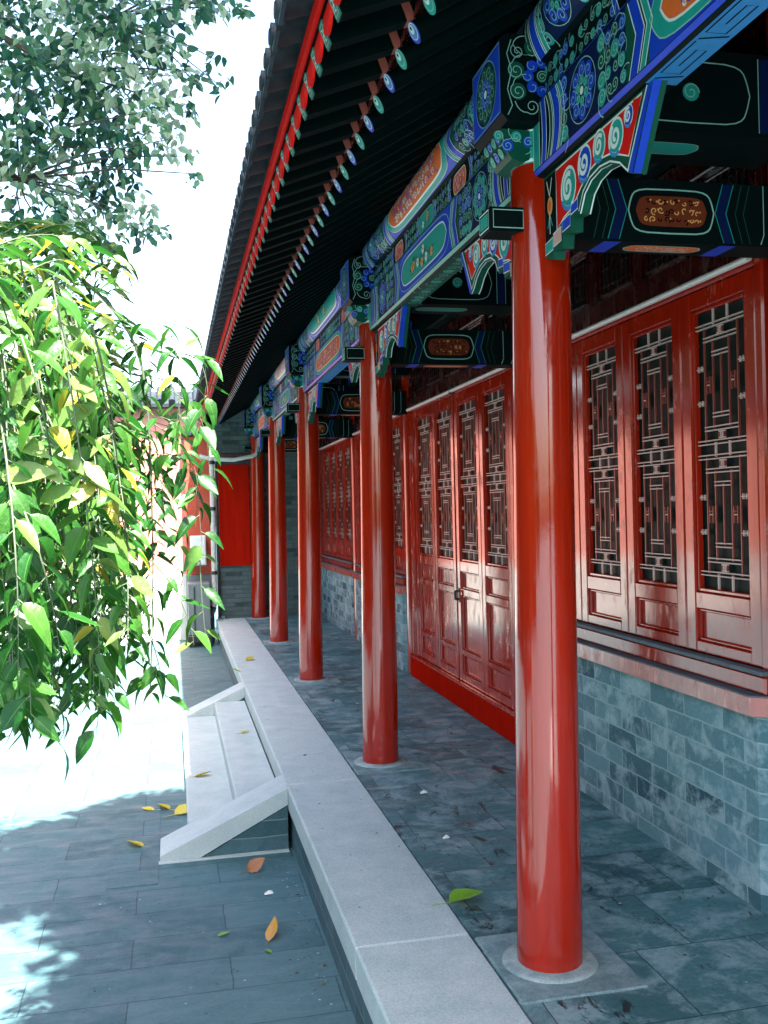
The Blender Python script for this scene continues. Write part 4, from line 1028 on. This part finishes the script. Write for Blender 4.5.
# crown continuing overhead, out of frame: it shades the near courtyard and leaves a gap for one sun patch
SX, SY = .080, -.47
def landing(p): t = p.z - GZ; return p.x - SX * t, p.y - SY * t
nc = 0
for k in range(2600):
    lx, ly = rnd.uniform(-3.4, .16), rnd.uniform(3.35, 6.55 + .15 * math.sin(k))
    if ly > 5.95 + .75 * (lx + .8) / .9 and lx < .1: continue
    if ly > 6.5: continue
    e = ((lx + .80) / .40) ** 2 + ((ly - 4.1) / .8) ** 2
    if e < 1 + .35 * math.sin(k * 1.7): continue
    z = rnd.uniform(2.6, 4.6); t = z - GZ; p = Vector((lx + SX * t, ly + SY * t, z))
    if p.z < .62 * max(p.y, 0) + .35: continue
    clump(p, .19, 20, .10, .5); nc += 1
print('clumps', nc)
for k in range(14):
    e = Vector((rnd.uniform(-2.5, .3), rnd.uniform(.6, 3.6), rnd.uniform(3.0, 4.4))); q_ = smooth([Vector((-2.2, 3.6, 2.2)), (Vector((-2.25, 3.5, 2.6)) + e) / 2 + Vector((0, 0, .25)), e], 5); limbs.tube(q_, [.045 * (1 - .85 * i / (len(q_) - 1)) for i in range(len(q_))], 'bark', 7)
cr.build('crown', tree, wo=(-1, 3.8, 1.5))
limbs.tube([(-2.35, 3.6, GZ - .05), (-2.3, 3.62, -.6), (-2.22, 3.6, .8), (-2.2, 3.6, 2.3)], [.17, .14, .12, .09], 'bark', 12)
limbs.build('trunk', tree, wo=(-2.3, 3.6, GZ))

# unseen hall added across the court to keep sky out of reflections: only its reflection and bounce are seen
oh = empty('added_hall', -11, 8, GZ); tag(oh, 'unseen grey and red hall added across the courtyard to block the sky', 'building')
mb = MB(); mb.box(-13.5, -11, -6, 13.9, GZ, 1.9, 'dark_red'); mb.build('wall', oh, wo=(-11, 8, GZ))
mb = MB(); mb.prism([(-10.2, 1.75), (-10.2, 1.85), (-13, 4.2), (-15.8, 1.85), (-15.8, 1.75)], 'Y', -7, 13.95, 'roof_tile'); mb.build('roof', oh, wo=(-11, 8, 1.8))

for k, (x, y, h) in enumerate(((-7.5, 1.5, 7.2), (-8.2, 6.5, 8.0), (-7.2, 11.5, 6.5), (-7.2, 18.8, 7.6), (-11, 23, 9))):  # unseen trees added to block sky reflections and darken the porch
    t2 = empty('added_tree', x, y, GZ); tag(t2, ('unseen leafy tree added across the courtyard to block the sky, nearest the camera', 'unseen leafy tree added opposite the stone steps to block the sky', 'unseen leafy tree added just before the red wall to block the sky', 'unseen leafy tree added right behind the red courtyard wall to block the sky', 'biggest unseen leafy tree, added far behind the red courtyard wall to block the sky')[k], 'tree', 'added trees blocking the sky')
    mb = MB(); mb.tube([(x, y, GZ - .05), (x + .05, y, 0), (x, y + .1, h * .6)], [.2, .15, .07], 'bark', 10); mb.build('trunk', t2, wo=(x, y, GZ))
    mb = MB()
    for q in range(4200):
        v = Vector((rnd.gauss(0, 1), rnd.gauss(0, 1), rnd.gauss(0, 1))).normalized() * rnd.random() ** .4
        p = Vector((x, y, h * .5)) + Vector((v.x * 2.2, v.y * 2.9, v.z * h * .52))
        mb.leaf(p, Vector((rnd.uniform(-1, 1), rnd.uniform(-1, 1), -.5)), Vector((rnd.uniform(-1, 1), rnd.uniform(-1, 1), 1)), .34, .24, 'tree_leaf', rnd.random() * .6, .1)
    mb.build('crown', t2, wo=(x, y, h * .5))

# ------------------------------------------------------------------ light, sky, camera
EL = math.atan2(1, math.hypot(SX, SY)); to_sun = Vector((SX, SY, 1)).normalized()
wd = bpy.data.worlds.new('World'); scene.world = wd; wd.use_nodes = True
t = wd.node_tree; bg = t.nodes['Background']; sky = t.nodes.new('ShaderNodeTexSky'); sky.sky_type = 'NISHITA'; sky.sun_disc = False
sky.sun_elevation = EL; sky.sun_rotation = math.atan2(to_sun.x, to_sun.y); sky.dust_density = 4.0; sky.air_density = 1.3; sky.ozone_density = 2.0
t.links.new(sky.outputs[0], bg.inputs[0]); bg.inputs[1].default_value = .11
ld = bpy.data.lights.new('sun', 'SUN'); ld.energy = 5; ld.angle = R(.53); ld.color = (1, .955, .90)
lo = bpy.data.objects.new('sun', ld); col.objects.link(lo); lo.rotation_euler = to_sun.to_track_quat('Z', 'Y').to_euler(); lo.location = (0, 0, 12)

cd = bpy.data.cameras.new('camera'); cam = bpy.data.objects.new('camera', cd); col.objects.link(cam)
cd.sensor_fit = 'VERTICAL'; cd.sensor_height = 24; cd.lens = 24 * 960 / 1024; cd.clip_start = .05; cd.clip_end = 600
cam.matrix_world = Matrix.Translation((0, 0, K)) @ Matrix.Rotation(-TH, 4, 'Z') @ Matrix.Rotation(R(90) - 2 / 960, 4, 'X') @ Matrix.Rotation(-RL, 4, 'Z')
scene.camera = cam
vs = scene.view_settings; vs.view_transform = 'Standard'; vs.look = 'None'; vs.exposure = 3.15; vs.gamma = 1; vs.use_curve_mapping = False
for o in bpy.data.objects:
    for k in ('wx', 'wy', 'wz'):
        if k in o: del o[k]
